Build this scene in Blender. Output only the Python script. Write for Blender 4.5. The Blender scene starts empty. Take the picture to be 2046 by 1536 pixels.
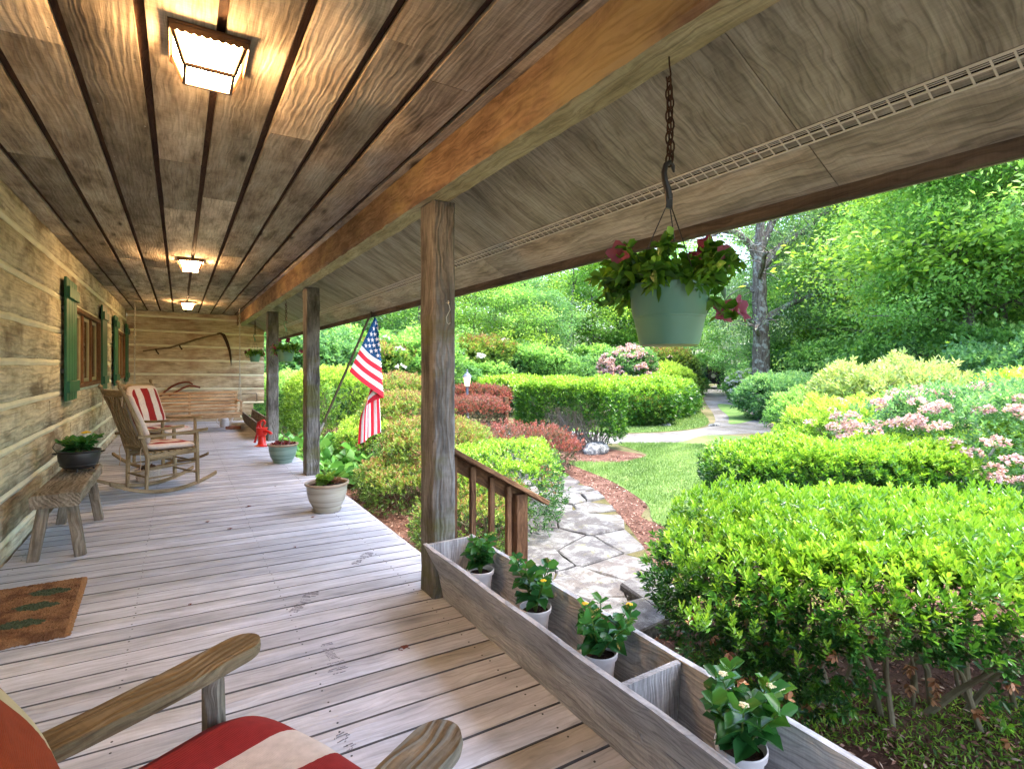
import bpy, math, random
import numpy as np
from mathutils import Vector, Matrix
PI = math.pi
SC = bpy.context.scene
COL = SC.collection
R = math.radians

# ------------------------------------------------------------------ camera, sky, sun, exposure
cam_d = bpy.data.cameras.new('camera'); cam = bpy.data.objects.new('camera', cam_d); COL.objects.link(cam)
cam.location = (0, 0, 1.3); cam.rotation_euler = (R(90), 0, -R(31.813))
cam_d.sensor_width = 36; cam_d.lens = 1072 / 2046 * 36; cam_d.shift_y = -39 / 2046
cam_d.clip_start = .02; cam_d.clip_end = 600
SC.camera = cam
SUN_EL, SUN_AZ = 70, 135            # degrees, azimuth clockwise from +Y
world = bpy.data.worlds.new('World'); SC.world = world; world.use_nodes = True
wn = world.node_tree; bg = wn.nodes['Background']
sky = wn.nodes.new('ShaderNodeTexSky'); sky.sky_type = 'NISHITA'; sky.sun_disc = False
sky.sun_elevation = R(SUN_EL); sky.sun_rotation = R(SUN_AZ); sky.air_density = 1.0; sky.dust_density = 3.0; sky.ozone_density = 1.5
wn.links.new(sky.outputs[0], bg.inputs[0]); bg.inputs[1].default_value = .15
sd = bpy.data.lights.new('sun', 'SUN'); sd.energy = .9; sd.angle = R(15); sd.color = (1, .96, .88)
sun = bpy.data.objects.new('sun', sd); COL.objects.link(sun)
_d = Vector((math.sin(R(SUN_AZ)) * math.cos(R(SUN_EL)), math.cos(R(SUN_AZ)) * math.cos(R(SUN_EL)), math.sin(R(SUN_EL))))
sun.rotation_euler = (-_d).to_track_quat('-Z', 'Y').to_euler()
SC.view_settings.view_transform = 'Standard'; SC.view_settings.look = 'None'
SC.view_settings.exposure = 3.15; SC.view_settings.gamma = 1; SC.view_settings.use_curve_mapping = False
SC.render.engine = 'CYCLES'
SC.cycles.max_bounces = 10; SC.cycles.diffuse_bounces = 6; SC.cycles.transparent_max_bounces = 8
SC.cycles.transmission_bounces = 6; SC.cycles.sample_clamp_indirect = 6
SC.cycles.use_denoising = True

# ------------------------------------------------------------------ materials
class N:
    def __init__(s, name):
        s.m = bpy.data.materials.new(name); s.m.use_nodes = True; s.t = s.m.node_tree
        s.p = s.t.nodes['Principled BSDF']; s.out = s.t.nodes['Material Output']
    def n(s, kind, **k):
        o = s.t.nodes.new('ShaderNode' + kind)
        for a, v in k.items():
            if isinstance(a, str) and hasattr(o, a): setattr(o, a, v)
        return o
    def l(s, a, b): s.t.links.new(a, b); return b
    def gc(s):
        """grain coordinate (length, across, across) with a random shift per object"""
        a = s.n('Attribute'); a.attribute_name = 'gc'
        oi = s.n('ObjectInfo'); m = s.n('Math', operation='MULTIPLY'); s.l(oi.outputs['Random'], m.inputs[0]); m.inputs[1].default_value = 61.7
        v = s.n('VectorMath', operation='ADD'); s.l(a.outputs['Vector'], v.inputs[0]); s.l(m.outputs[0], v.inputs[1])
        s.rand = oi.outputs['Random']; return v.outputs[0]
    def obj(s): return s.n('TexCoord').outputs['Object']
    def geo(s): return s.n('NewGeometry').outputs['Position']
    def sc(s, v, x, y, z):
        m = s.n('Mapping'); s.l(v, m.inputs[0]); m.inputs['Scale'].default_value = (x, y, z); return m.outputs[0]
    def noise(s, v, scale, det=4, rough=.6, dist=0):
        o = s.n('TexNoise'); s.l(v, o.inputs['Vector']); o.inputs['Scale'].default_value = scale
        o.inputs['Detail'].default_value = det; o.inputs['Roughness'].default_value = rough; o.inputs['Distortion'].default_value = dist
        return o.outputs['Fac']
    def ramp(s, f, stops, interp='LINEAR'):
        o = s.n('ValToRGB'); s.l(f, o.inputs[0]); e = o.color_ramp.elements; o.color_ramp.interpolation = interp
        while len(e) < len(stops): e.new(.5)
        for q, (p, c) in zip(e, stops):
            q.position = p; q.color = (c if isinstance(c, tuple) else (c, c, c)) + (1,)
        return o.outputs[0]
    def mix(s, f, a, b, mode='MIX'):
        o = s.n('MixRGB'); o.blend_type = mode
        for i, x in enumerate((f, a, b)):
            if hasattr(x, 'is_linked'): s.l(x, o.inputs[i])
            else: o.inputs[i].default_value = x if i == 0 else tuple(x) + (1,)
        return o.outputs[0]
    def math(s, op, a, b=None):
        o = s.n('Math', operation=op)
        for i, x in enumerate((a, b)):
            if x is None: continue
            if hasattr(x, 'is_linked'): s.l(x, o.inputs[i])
            else: o.inputs[i].default_value = x
        return o.outputs[0]
    def bump(s, h, strength, dist=.01):
        o = s.n('Bump'); s.l(h, o.inputs['Height']); o.inputs['Strength'].default_value = strength; o.inputs['Distance'].default_value = dist
        s.l(o.outputs[0], s.p.inputs['Normal']); return o.outputs[0]
    def base(s, c, rough=.8, spec=.3, metal=0):
        if hasattr(c, 'is_linked'): s.l(c, s.p.inputs['Base Color'])
        else: s.p.inputs['Base Color'].default_value = tuple(c) + (1,)
        if hasattr(rough, 'is_linked'): s.l(rough, s.p.inputs['Roughness'])
        else: s.p.inputs['Roughness'].default_value = rough
        s.p.inputs['Specular IOR Level'].default_value = spec; s.p.inputs['Metallic'].default_value = metal
        return s.m

def wood(name, dark, mid, light, grain=1.0, knots=.5, vary=.35, bumpk=.5, stain=None, rough=.85, adze=0, spec=.2, mottle=3.0, curl=.10, fc=.62, rk=.45, sk=.25):
    s = N(name); v0 = s.gc()
    warp = s.noise(s.sc(v0, 2.2, 5, 5), 1.0, 3); cx_ = s.n('CombineXYZ'); s.l(s.math('MULTIPLY', warp, curl), cx_.inputs[1]); s.l(s.math('MULTIPLY', warp, curl), cx_.inputs[2])
    av = s.n('VectorMath', operation='ADD'); s.l(v0, av.inputs[0]); s.l(cx_.outputs[0], av.inputs[1]); v = av.outputs[0]
    fine = s.noise(s.sc(v, 5 * grain, 120 * grain, 120 * grain), 1, 3, .6, .2)
    saw = s.noise(s.sc(v0, 160, 9, 9), 1, 2, .5)
    ring = s.n('TexWave'); ring.wave_type = 'RINGS'; ring.rings_direction = 'X'
    s.l(s.sc(v, .5, 6, 6), ring.inputs['Vector']); ring.inputs['Scale'].default_value = 2.6 * grain
    ring.inputs['Distortion'].default_value = 9; ring.inputs['Detail'].default_value = 3; ring.inputs['Detail Scale'].default_value = .8
    blot = s.noise(s.sc(v, 1.1, 4, 4), mottle, 4, .6)
    c = s.ramp(blot, [(.3, dark), (.5, mid), (.72, light)])
    g = s.ramp(fine, [(.32, fc), (.5, .97), (.7, 1.12)])
    c = s.mix(.8, c, g, 'MULTIPLY'); c = s.mix(sk, c, s.ramp(saw, [(.35, .7), (.65, 1.1)]), 'MULTIPLY')
    rg = s.ramp(ring.outputs['Fac'], [(.0, .5), (.22, .97), (1, 1.05)])
    c = s.mix(rk, c, rg, 'MULTIPLY')
    # knots
    vo = s.n('TexVoronoi'); s.l(s.sc(v, 1.6, 6, 6), vo.inputs['Vector']); vo.inputs['Scale'].default_value = 1.0; vo.inputs['Randomness'].default_value = 1
    kn = s.ramp(vo.outputs['Distance'], [(.04, 1.0), (.11, .45), (.2, 0.0)])
    c = s.mix(s.math('MULTIPLY', kn, knots), c, tuple(x * .35 for x in dark))
    hv = s.n('HueSaturation'); s.l(c, hv.inputs['Color']); s.l(s.math('ADD', s.math('MULTIPLY', s.rand, vary), 1 - vary / 2), hv.inputs['Value'])
    c = hv.outputs[0]
    if stain:
        st = s.noise(s.sc(s.geo(), 1.0, 1.0, 2.2), 1.3, 5, .65)
        c = s.mix(s.ramp(st, [(.5, 0.0), (.66, .85)]), c, stain)
    h = s.math('ADD', s.math('MULTIPLY', fine, .6), s.math('MULTIPLY', ring.outputs['Fac'], .5))
    h = s.math('SUBTRACT', h, s.math('MULTIPLY', kn, .4))
    if adze:
        a = s.n('TexVoronoi'); s.l(s.sc(v, 13, 9, 9), a.inputs['Vector']); a.inputs['Scale'].default_value = 1; a.feature = 'SMOOTH_F1'
        h = s.math('ADD', h, s.math('MULTIPLY', a.outputs['Distance'], adze))
    s.bump(h, bumpk, .008)
    return s.base(c, rough, spec)

def plain(name, col, rough=.5, spec=.4, metal=0, var=.15, scale=12, bump=0):
    s = N(name); v = s.obj(); f = s.noise(v, scale, 5)
    c = s.mix(1, s.ramp(f, [(.3, 1 - var), (.7, 1 + var * .5)]), col, 'MULTIPLY')
    if bump: s.bump(f, bump, .004)
    return s.base(c, rough, spec, metal)

def leafmat(name, stops, trans=.35, rough=.45, spec=.35, tcol=1.6):
    s = N(name); a = s.n('Attribute'); a.attribute_name = 'v'
    c = s.ramp(a.outputs['Fac'], stops)
    s.base(c, rough, spec)
    t = s.n('BsdfTranslucent'); tc = s.mix(1, c, (tcol, tcol * 1.05, tcol * .6), 'MULTIPLY'); s.l(tc, t.inputs[0])
    m = s.n('MixShader'); m.inputs[0].default_value = trans
    s.l(s.p.outputs[0], m.inputs[1]); s.l(t.outputs[0], m.inputs[2]); s.l(m.outputs[0], s.out.inputs[0])
    return s.m

M = {}
M['ceil'] = wood('ceiling_wood', (.23, .18, .13), (.44, .365, .275), (.58, .51, .41), 1.0, .95, .85, .38, spec=.05, curl=.05, rk=.3, sk=.4, mottle=2.4)
M['groove'] = wood('groove_wood', (.045, .022, .012), (.075, .036, .018), (.11, .055, .028), 1.4, .1, .3, .3)
M['beam'] = wood('beam_wood', (.12, .075, .045), (.23, .15, .092), (.33, .235, .15), .8, .5, .1, .8, adze=.8, stain=(.34, .26, .13))
M['beam_pale'] = wood('beam_pale_wood', (.30, .25, .13), (.44, .38, .22), (.56, .50, .32), .8, .4, .1, .9, adze=1.2)
M['soffit'] = wood('soffit_plywood', (.21, .19, .14), (.38, .35, .265), (.50, .465, .37), .8, .15, .2, .35, mottle=2.2)
M['log'] = wood('log_wood', (.33, .29, .20), (.54, .49, .36), (.66, .61, .46), .6, .45, .28, 1.0, stain=(.14, .10, .06), adze=.9, curl=.05, rk=.25)
M['logend'] = wood('end_log_wood', (.32, .25, .17), (.52, .43, .30), (.62, .54, .40), .6, .45, .2, 1.0, stain=(.26, .15, .10), adze=1.4, curl=.05, rk=.25)
M['floor'] = wood('deck_wood', (.36, .37, .41), (.48, .49, .54), (.60, .615, .67), .8, .5, .30, .25, rough=.75, spec=.3, curl=.07, fc=.84, rk=.28, sk=.06)
M['deck_edge'] = plain('shaded_board_edge', (.13, .125, .125), .95, .1, 0, .3, 20)  # shade of the gaps put into the colour of board sides and chamfers
M['post'] = wood('post_wood', (.06, .055, .05), (.155, .145, .135), (.265, .255, .245), .8, .6, .15, 1.0, stain=(.10, .10, .03), adze=.9)
M['bench'] = wood('bench_wood', (.11, .085, .06), (.22, .18, .135), (.32, .275, .215), .8, .5, .15, .9)
M['rocker'] = wood('rocker_wood', (.17, .115, .06), (.30, .215, .12), (.40, .31, .19), 1.0, .2, .15, .5)
M['arm'] = wood('arm_wood', (.08, .06, .035), (.165, .12, .065), (.26, .20, .125), 1.2, .25, .15, .9)
M['armgrey'] = wood('weathered_arm_wood', (.10, .085, .06), (.22, .185, .14), (.34, .30, .24), 1.2, .1, .15, 1.0)
M['rail'] = wood('rail_wood', (.07, .035, .018), (.15, .078, .04), (.23, .13, .07), 1.0, .2, .2, .6)
M['trough'] = wood('trough_wood', (.26, .25, .25), (.42, .405, .40), (.56, .545, .54), 1.3, .35, .15, .5)
M['swing'] = wood('swing_wood', (.28, .165, .085), (.46, .30, .17), (.60, .44, .28), 1.0, .2, .15, .4)
M['scythe'] = wood('scythe_wood', (.10, .07, .04), (.17, .125, .075), (.25, .19, .12), 1, .1, 0, .4)
M['redwood'] = wood('plow_wood', (.12, .03, .015), (.20, .055, .03), (.28, .09, .05), 1, .1, 0, .4)
M['winframe'] = wood('window_wood', (.10, .045, .022), (.17, .085, .04), (.24, .13, .07), 1, .1, .1, .3)
M['sash'] = plain('sash_paint', (.33, .30, .17), .6, .3)
M['chink'] = plain('chinking', (.72, .70, .54), .8, .2, 0, .2, 3, .3)
M['shutter'] = plain('shutter_green', (.012, .105, .05), .5, .4, 0, .25, 6, .1)
M['glass'] = plain('window_glass', (.035, .03, .015), .06, .8, 0, .3, 2)
M['rust'] = plain('rusty_iron', (.06, .032, .02), .8, .3, .4, .4, 60, .3)
M['iron'] = plain('cast_iron', (.028, .028, .03), .42, .5, .3, .3, 20, .2)
M['steel'] = plain('galvanised_steel', (.42, .41, .37), .45, .5, .7, .2, 30)
M['vent'] = plain('vent_metal', (.60, .58, .50), .5, .4, .2, .1, 10)
M['void'] = plain('dark_recess', (.012, .011, .009), .9, .1)
M['pump'] = plain('red_enamel', (.62, .018, .012), .3, .5, 0, .1, 8)
M['bpot'] = plain('green_plastic', (.10, .225, .145), .38, .5, 0, .08, 4)
M['wpot'] = plain('white_plastic', (.66, .63, .62), .5, .4, 0, .06, 4)
M['sauc'] = plain('pale_green_plastic', (.28, .34, .16), .5, .3)
M['soil'] = plain('potting_soil', (.05, .03, .022), .95, .1, 0, .8, 220, 1)
M['stem'] = plain('plant_stem', (.17, .145, .09), .7, .3, 0, .3, 20)
M['gstem'] = plain('green_stem', (.10, .17, .03), .6, .3, 0, .3, 20)
M['rope'] = plain('cotton_tie', (.55, .40, .28), .9, .1)
M['bluepaint'] = plain('dark_blue_paint', (.012, .02, .045), .25, .6, .3)
M['tyre'] = plain('tyre_rubber', (.018, .018, .02), .8, .3)
M['lampmetal'] = plain('lamp_post_grey', (.12, .135, .17), .5, .4, .2)
M['copper'] = plain('copper_lantern', (.33, .13, .07), .5, .4, .4)
M['fixture'] = plain('fixture_bronze', (.10, .055, .03), .45, .5, .5)
M['yellow'] = plain('yellow_petal', (.80, .50, .02), .6, .3)
M['cream'] = plain('cream_petal', (.75, .68, .40), .6, .3)
M['browndry'] = plain('dry_blossom', (.30, .11, .035), .9, .1, 0, .4, 60)
M['leafdry'] = plain('dry_leaf', (.16, .05, .03), .8, .2, 0, .3, 60)
M['pole'] = plain('flag_pole', (.10, .085, .055), .4, .5, .4)
M['gold'] = plain('pole_finial', (.10, .075, .03), .4, .5, .6)
M['white'] = plain('white_cloth', (.74, .70, .72), .8, .2, 0, .06, 5)
M['red'] = plain('red_cloth', (.66, .025, .05), .8, .2, 0, .08, 5)
M['blue'] = plain('blue_cloth', (.012, .075, .20), .8, .2, 0, .1, 5)
M['straw'] = plain('white_wicker', (.55, .47, .40), .8, .2, 0, .3, 60, .5)
M['pinecone'] = plain('pine_cone', (.06, .035, .02), .8, .2, 0, .5, 60)
M['whitemetal'] = plain('white_enamel', (.6, .58, .56), .5, .4, 0, .3, 9)
M['claybrick'] = plain('clay_brick', (.28, .13, .09), .9, .1, 0, .3, 20)

def glow(name, col, st):
    s = N(name); s.t.nodes.remove(s.p); e = s.n('Emission')
    f = s.noise(s.obj(), 14, 2); c = s.ramp(f, [(.3, tuple(x * .8 for x in col)), (.7, col)])
    s.l(c, e.inputs[0]); e.inputs[1].default_value = st; s.l(e.outputs[0], s.out.inputs[0]); return s.m
M['pane_lit'] = glow('lit_frosted_pane', (1.0, .58, .25), 26)
M['lantern_lit'] = glow('lit_lantern_glass', (1.0, .62, .28), 1.0)

def glaze(name, c1, c2, c3):
    s = N(name); v = s.obj(); z = s.noise(s.sc(v, .6, .6, 16), 1.4, 4, .55, 1.2)
    c = s.ramp(z, [(.35, c1), (.52, c2), (.7, c3)])
    s.bump(s.noise(s.sc(v, .5, .5, 40), 2, 2), .15, .004); return s.base(c, .28, .5)
M['gbeige'] = glaze('beige_glaze', (.25, .22, .17), (.38, .35, .28), (.47, .44, .37))
M['ggreen'] = glaze('celadon_glaze', (.10, .17, .14), (.19, .29, .24), (.30, .38, .32))
M['grim'] = plain('pot_rim_glaze', (.36, .26, .18), .35, .5)

def fabric(name, stops, n, off=0.0, red=(.27, .022, .024), white=(.62, .56, .55)):
    """woven fabric, stripes across gc.y"""
    s = N(name); a = s.n('Attribute'); a.attribute_name = 'gc'
    sp = s.n('SeparateXYZ'); s.l(a.outputs['Vector'], sp.inputs[0])
    c = s.ramp(s.math('FRACT', s.math('ADD', s.math('MULTIPLY', sp.outputs[1], n), off)), [(0, red), (stops, white)], 'CONSTANT')
    fz = s.noise(s.obj(), 45, 4); c = s.mix(.5, c, s.ramp(fz, [(.3, .7), (.7, 1.15)]), 'MULTIPLY')
    w = s.n('TexWave'); s.l(a.outputs['Vector'], w.inputs['Vector']); w.bands_direction = 'X'; w.inputs['Scale'].default_value = 95; w.inputs['Distortion'].default_value = .4
    s.bump(s.math('ADD', w.outputs['Fac'], s.noise(s.obj(), 240, 3)), .35, .002)
    s.p.inputs['Sheen Weight'].default_value = .03
    return s.base(c, .95, .1)
M['cush'] = fabric('striped_canvas', .54, 5.2, .27)
M['cushnear'] = fabric('bold_striped_canvas', .58, 3.2, .72)
M['cushorange'] = fabric('rust_striped_canvas', .76, 3.0, .12, (.26, .038, .010), (.50, .47, .34))
M['cushside'] = plain('ticking_canvas', (.60, .50, .45), .95, .1, 0, .12, 40, .2)

M['leaf_tree'] = leafmat('broad_leaf', [(0, (.04, .10, .04)), (.35, (.11, .24, .07)), (.7, (.23, .42, .11)), (1, (.40, .56, .18))], .5)
M['leaf_deep'] = leafmat('dark_leaf', [(0, (.035, .09, .045)), (.4, (.085, .20, .08)), (.8, (.16, .32, .12)), (1, (.28, .44, .18))], .45)
M['leaf_yel'] = leafmat('yellow_green_leaf', [(0, (.05, .11, .02)), (.4, (.13, .25, .035)), (.8, (.27, .42, .06)), (1, (.42, .54, .10))], .42)
M['leaf_oak'] = leafmat('pale_oak_leaf', [(0, (.05, .11, .05)), (.4, (.12, .22, .10)), (.8, (.21, .32, .15)), (1, (.32, .42, .20))])
M['leaf_hedge'] = leafmat('hedge_leaf', [(0, (.012, .045, .012)), (.3, (.025, .095, .02)), (.55, (.06, .17, .018)), (.8, (.15, .31, .025)), (1, (.31, .47, .05))], .3, .32, .5)
M['leaf_azalea'] = leafmat('azalea_leaf', [(0, (.035, .05, .02)), (.35, (.07, .14, .03)), (.7, (.17, .27, .05)), (.9, (.30, .36, .07)), (1, (.30, .16, .08))])
M['leaf_brown'] = leafmat('spent_bloom', [(0, (.12, .05, .03)), (.5, (.25, .11, .05)), (1, (.38, .22, .12))], .15)
M['leaf_red'] = leafmat('barberry_leaf', [(0, (.07, .03, .02)), (.4, (.20, .05, .045)), (.8, (.33, .11, .09)), (1, (.42, .24, .16))])
M['leaf_plum'] = leafmat('barberry_low_leaf', [(0, (.02, .04, .025)), (.5, (.08, .09, .05)), (1, (.24, .10, .08))])
M['leaf_pale'] = leafmat('pale_azalea_leaf', [(0, (.12, .18, .05)), (.5, (.24, .34, .10)), (1, (.44, .48, .20))])
M['leaf_hosta'] = leafmat('hosta_leaf', [(0, (.04, .14, .04)), (.5, (.09, .26, .06)), (1, (.22, .42, .14))], .3, .4, .4)
M['leaf_lantana'] = leafmat('lantana_leaf', [(0, (.012, .06, .015)), (.5, (.03, .13, .03)), (1, (.11, .30, .04))], .25, .3, .5)
M['leaf_petunia'] = leafmat('petunia_leaf', [(0, (.03, .08, .01)), (.5, (.07, .19, .02)), (1, (.16, .32, .03))], .35, .45)
M['pinkbloom'] = leafmat('pink_blossom', [(0, (.48, .25, .27)), (.5, (.66, .44, .45)), (1, (.80, .66, .66))], .3, .7, .2, 1.1)
M['whitebloom'] = leafmat('white_blossom', [(0, (.45, .42, .46)), (.5, (.66, .62, .66)), (1, (.80, .78, .80))], .3, .7, .2, 1.1)
M['petunia'] = leafmat('petunia_flower', [(0, (.13, .012, .045)), (.5, (.24, .035, .085)), (1, (.40, .16, .17))], .3, .6, .2, 1.2)
M['sedum'] = leafmat('red_succulent', [(0, (.10, .015, .02)), (1, (.30, .07, .07))], .15, .4)
M['grassblade'] = leafmat('grass_blade', [(0, (.07, .13, .035)), (.5, (.15, .245, .07)), (1, (.32, .40, .16))], .35, .5)
M['chips'] = leafmat('bark_chip', [(0, (.06, .03, .022)), (.4, (.18, .085, .06)), (.8, (.32, .18, .135)), (1, (.48, .36, .29))], .0, .9, .1)

def bark():
    s = N('tree_bark'); v = s.gc(); f = s.noise(s.sc(v, 3, 22, 22), 1, 5, .7, .6); l_ = s.noise(s.sc(v, 2, 2, 2), 2.2, 4)
    c = s.ramp(f, [(.3, (.045, .038, .032)), (.5, (.12, .10, .085)), (.7, (.22, .20, .175))])
    c = s.mix(s.ramp(l_, [(.5, 0.0), (.62, .8)]), c, (.30, .32, .30)); s.bump(f, 1, .05); return s.base(c, .95, .1)
M['bark'] = bark()
def ground_mat(name, a, b, c, scale, fine=60, bump=.5):
    s = N(name); v = s.geo(); f = s.noise(v, scale, 6, .65); g = s.noise(v, fine, 5, .75)
    col = s.mix(1, s.ramp(f, [(.35, a), (.5, b), (.68, c)]), s.ramp(g, [(.25, .6), (.5, 1.0), (.75, 1.3)]), 'MULTIPLY')
    s.bump(g, bump, .02); return s.base(col, .95, .1)
M['soilground'] = ground_mat('forest_floor', (.07, .075, .03), (.13, .12, .06), (.20, .165, .09), .5)
M['lawn'] = ground_mat('lawn_turf', (.08, .15, .04), (.12, .20, .055), (.19, .26, .09), .9, 80)
M['mulch'] = ground_mat('mulch', (.08, .04, .028), (.13, .068, .05), (.20, .12, .09), 3, 70, 1)
M['gravel'] = ground_mat('gravel', (.11, .10, .085), (.175, .165, .155), (.24, .235, .23), .8, 55, 1)
M['joint'] = ground_mat('path_joint_moss', (.06, .055, .025), (.11, .10, .04), (.14, .115, .07), 5, 60, 1)
def stone():
    s = N('flagstone'); v = s.geo(); f = s.noise(v, 5, 6, .7, .4); g = s.noise(v, 90, 5, .7); oi = s.n('ObjectInfo')
    b = s.ramp(oi.outputs['Random'], [(0, (.085, .08, .08)), (.3, (.13, .12, .11)), (.55, (.09, .075, .072)), (.8, (.15, .135, .115)), (1, (.065, .06, .06))])
    c = s.mix(s.ramp(f, [(.45, 0.0), (.58, .75)]), b, (.235, .235, .23))
    c = s.mix(s.ramp(s.noise(v, 4.2, 6, .78), [(.5, 0.0), (.62, .8)]), c, (.06, .056, .058))
    c = s.mix(s.ramp(s.noise(v, 7, 6, .8), [(.58, 0.0), (.68, .7)]), c, (.15, .14, .04))
    c = s.mix(.7, c, s.ramp(g, [(.3, .65), (.7, 1.2)]), 'MULTIPLY')
    s.bump(s.math('ADD', f, s.math('MULTIPLY', g, .35)), .7, .02); return s.base(c, .85, .25)
M['stone'] = stone()
def rockm():
    s = N('lichen_rock'); v = s.obj(); f = s.noise(v, 9, 6, .7)
    s.bump(f, .8, .03); return s.base(s.ramp(f, [(.35, (.05, .055, .05)), (.5, (.16, .16, .16)), (.62, (.42, .43, .40))]), .95, .1)
M['rock'] = rockm()
def matm():
    s = N('coir_mat'); v = s.obj(); g = s.noise(v, 260, 4, .8); f = s.noise(v, 9, 3)
    c = s.mix(s.ramp(f, [(.4, 0.0), (.6, 1.0)]), (.17, .085, .045), (.33, .175, .085)); 
    c = s.mix(1, c, s.ramp(g, [(.3, .5), (.7, 1.5)]), 'MULTIPLY'); s.bump(g, 1, .01); return s.base(c, 1, 0)
M['coir'] = matm()
M['coirgreen'] = plain('mat_green_print', (.075, .095, .055), 1, 0, 0, .6, 260, 1)
M['coiredge'] = plain('coir_border', (.32, .16, .07), 1, 0, 0, .5, 260, 1)
M['print'] = plain('mud_print', (.24, .235, .26), .9, .1, 0, .5, 90)

# ------------------------------------------------------------------ mesh helpers
class MB:
    def __init__(s, seed=0): s.v = []; s.f = []; s.g = []; s.mi = []; s.r = random.Random(seed); s.cur = 0
    def _add(s, vs, gs, fs):
        b = len(s.v); s.v += [tuple(p) for p in vs]; s.g += gs; s.f += [tuple(b + i for i in f) for f in fs]; s.mi += [s.cur] * len(fs)
    def beam(s, p0, p1, w, h, up=(0, 0, 1), ch=.004, seg=1, rough=0, w1=None, h1=None, arc=None):
        """bar with chamfered edges; w across, h along up; rough moves the ring points"""
        p0, p1 = Vector(p0), Vector(p1); d = p1 - p0; L = d.length; d.normalize(); up = Vector(up)
        sd_ = d.cross(up)
        if sd_.length < 1e-4: sd_ = d.cross(Vector((1, 0, 0)))
        sd_.normalize(); u = sd_.cross(d).normalized()
        w1 = w if w1 is None else w1; h1 = h if h1 is None else h1
        vs, gs = [], []; o = s.r.uniform(0, 40)
        for k in range(seg + 1):
            t = k / seg; ww, hh = (w + (w1 - w) * t) / 2, (h + (h1 - h) * t) / 2; c = min(ch, ww * .8, hh * .8)
            q = p0 + d * (L * t) + (arc(t) if arc else Vector((0, 0, 0)))
            for a, b in ((-ww + c, -hh), (ww - c, -hh), (ww, -hh + c), (ww, hh - c), (ww - c, hh), (-ww + c, hh), (-ww, hh - c), (-ww, -hh + c)):
                if rough: a += s.r.uniform(-rough, rough); b += s.r.uniform(-rough, rough)
                vs.append(q + sd_ * a + u * b); gs.append((o + L * t, o + a, o * .7 + b))
        fs = [tuple(range(7, -1, -1)), tuple(range(seg * 8, seg * 8 + 8))]
        for k in range(seg):
            for i in range(8):
                j = (i + 1) % 8; fs.append((k * 8 + i, k * 8 + j, k * 8 + 8 + j, k * 8 + 8 + i))
        s._add(vs, gs, fs); return s
    def tube(s, pts, rad, n=8, cap=True, closed=False):
        pts = [Vector(p) for p in pts]; m = len(pts); rad = rad if isinstance(rad, (list, tuple)) else [rad] * m
        vs, gs = [], []; o = s.r.uniform(0, 40); L = 0; prev = None
        for k, p in enumerate(pts):
            if closed: d = pts[(k + 1) % m] - pts[k - 1]
            else: d = pts[min(k + 1, m - 1)] - pts[max(k - 1, 0)]
            d.normalize()
            if prev is None:
                a = d.cross(Vector((0, 0, 1)))
                if a.length < .05: a = d.cross(Vector((1, 0, 0)))
            else: a = prev - d * prev.dot(d)
            a.normalize(); prev = a; b = d.cross(a)
            if k: L += (p - pts[k - 1]).length
            for i in range(n):
                th = 2 * PI * i / n; x, y = math.cos(th) * rad[k], math.sin(th) * rad[k]
                vs.append(p + a * x + b * y); gs.append((o + L, o + x, o + y))
        fs = []
        for k in range(m if closed else m - 1):
            k2 = (k + 1) % m
            for i in range(n):
                j = (i + 1) % n; fs.append((k * n + i, k * n + j, k2 * n + j, k2 * n + i))
        if cap and not closed: fs += [tuple(range(n - 1, -1, -1)), tuple(range((m - 1) * n, m * n))]
        s._add(vs, gs, fs); return s
    def lathe(s, prof, n=32, c=(0, 0, 0), close=True):
        vs, gs = [], []
        for k, (r, z) in enumerate(prof):
            for i in range(n):
                th = 2 * PI * i / n; vs.append((c[0] + r * math.cos(th), c[1] + r * math.sin(th), c[2] + z)); gs.append((th, z, r))
        fs = [(k * n + i, k * n + (i + 1) % n, k * n + n + (i + 1) % n, k * n + n + i) for k in range(len(prof) - 1) for i in range(n)]
        if close: fs += [tuple(range(n - 1, -1, -1)), tuple(range((len(prof) - 1) * n, len(prof) * n))]
        s._add(vs, gs, fs); return s
    def prism(s, poly, z0, z1, ch=0, jit=0):
        n = len(poly); cx = sum(p[0] for p in poly) / n; cy = sum(p[1] for p in poly) / n; vs = []
        rings = [(0, z0), (0, z1 - ch), (ch, z1)] if ch else [(0, z0), (0, z1)]
        for ins, z in rings:
            for p in poly:
                dx, dy = cx - p[0], cy - p[1]; l = math.hypot(dx, dy) or 1
                vs.append((p[0] + dx / l * ins, p[1] + dy / l * ins, z + (s.r.uniform(-jit, jit) if z > z0 else 0)))
        fs = [tuple(range(n - 1, -1, -1)), tuple(range((len(rings) - 1) * n, len(rings) * n))]
        for k in range(len(rings) - 1): fs += [(k * n + i, k * n + (i + 1) % n, k * n + n + (i + 1) % n, k * n + n + i) for i in range(n)]
        s._add(vs, [tuple(v) for v in vs], fs); return s
    def grid(s, fn, nu, nv, g=None):
        vs, gs = [], []
        for i in range(nu + 1):
            for j in range(nv + 1):
                u, v = i / nu, j / nv; vs.append(fn(u, v)); gs.append(g(u, v) if g else (u, v, 0))
        s._add(vs, gs, [(i * (nv + 1) + j, (i + 1) * (nv + 1) + j, (i + 1) * (nv + 1) + j + 1, i * (nv + 1) + j + 1) for i in range(nu) for j in range(nv)]); return s
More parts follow.
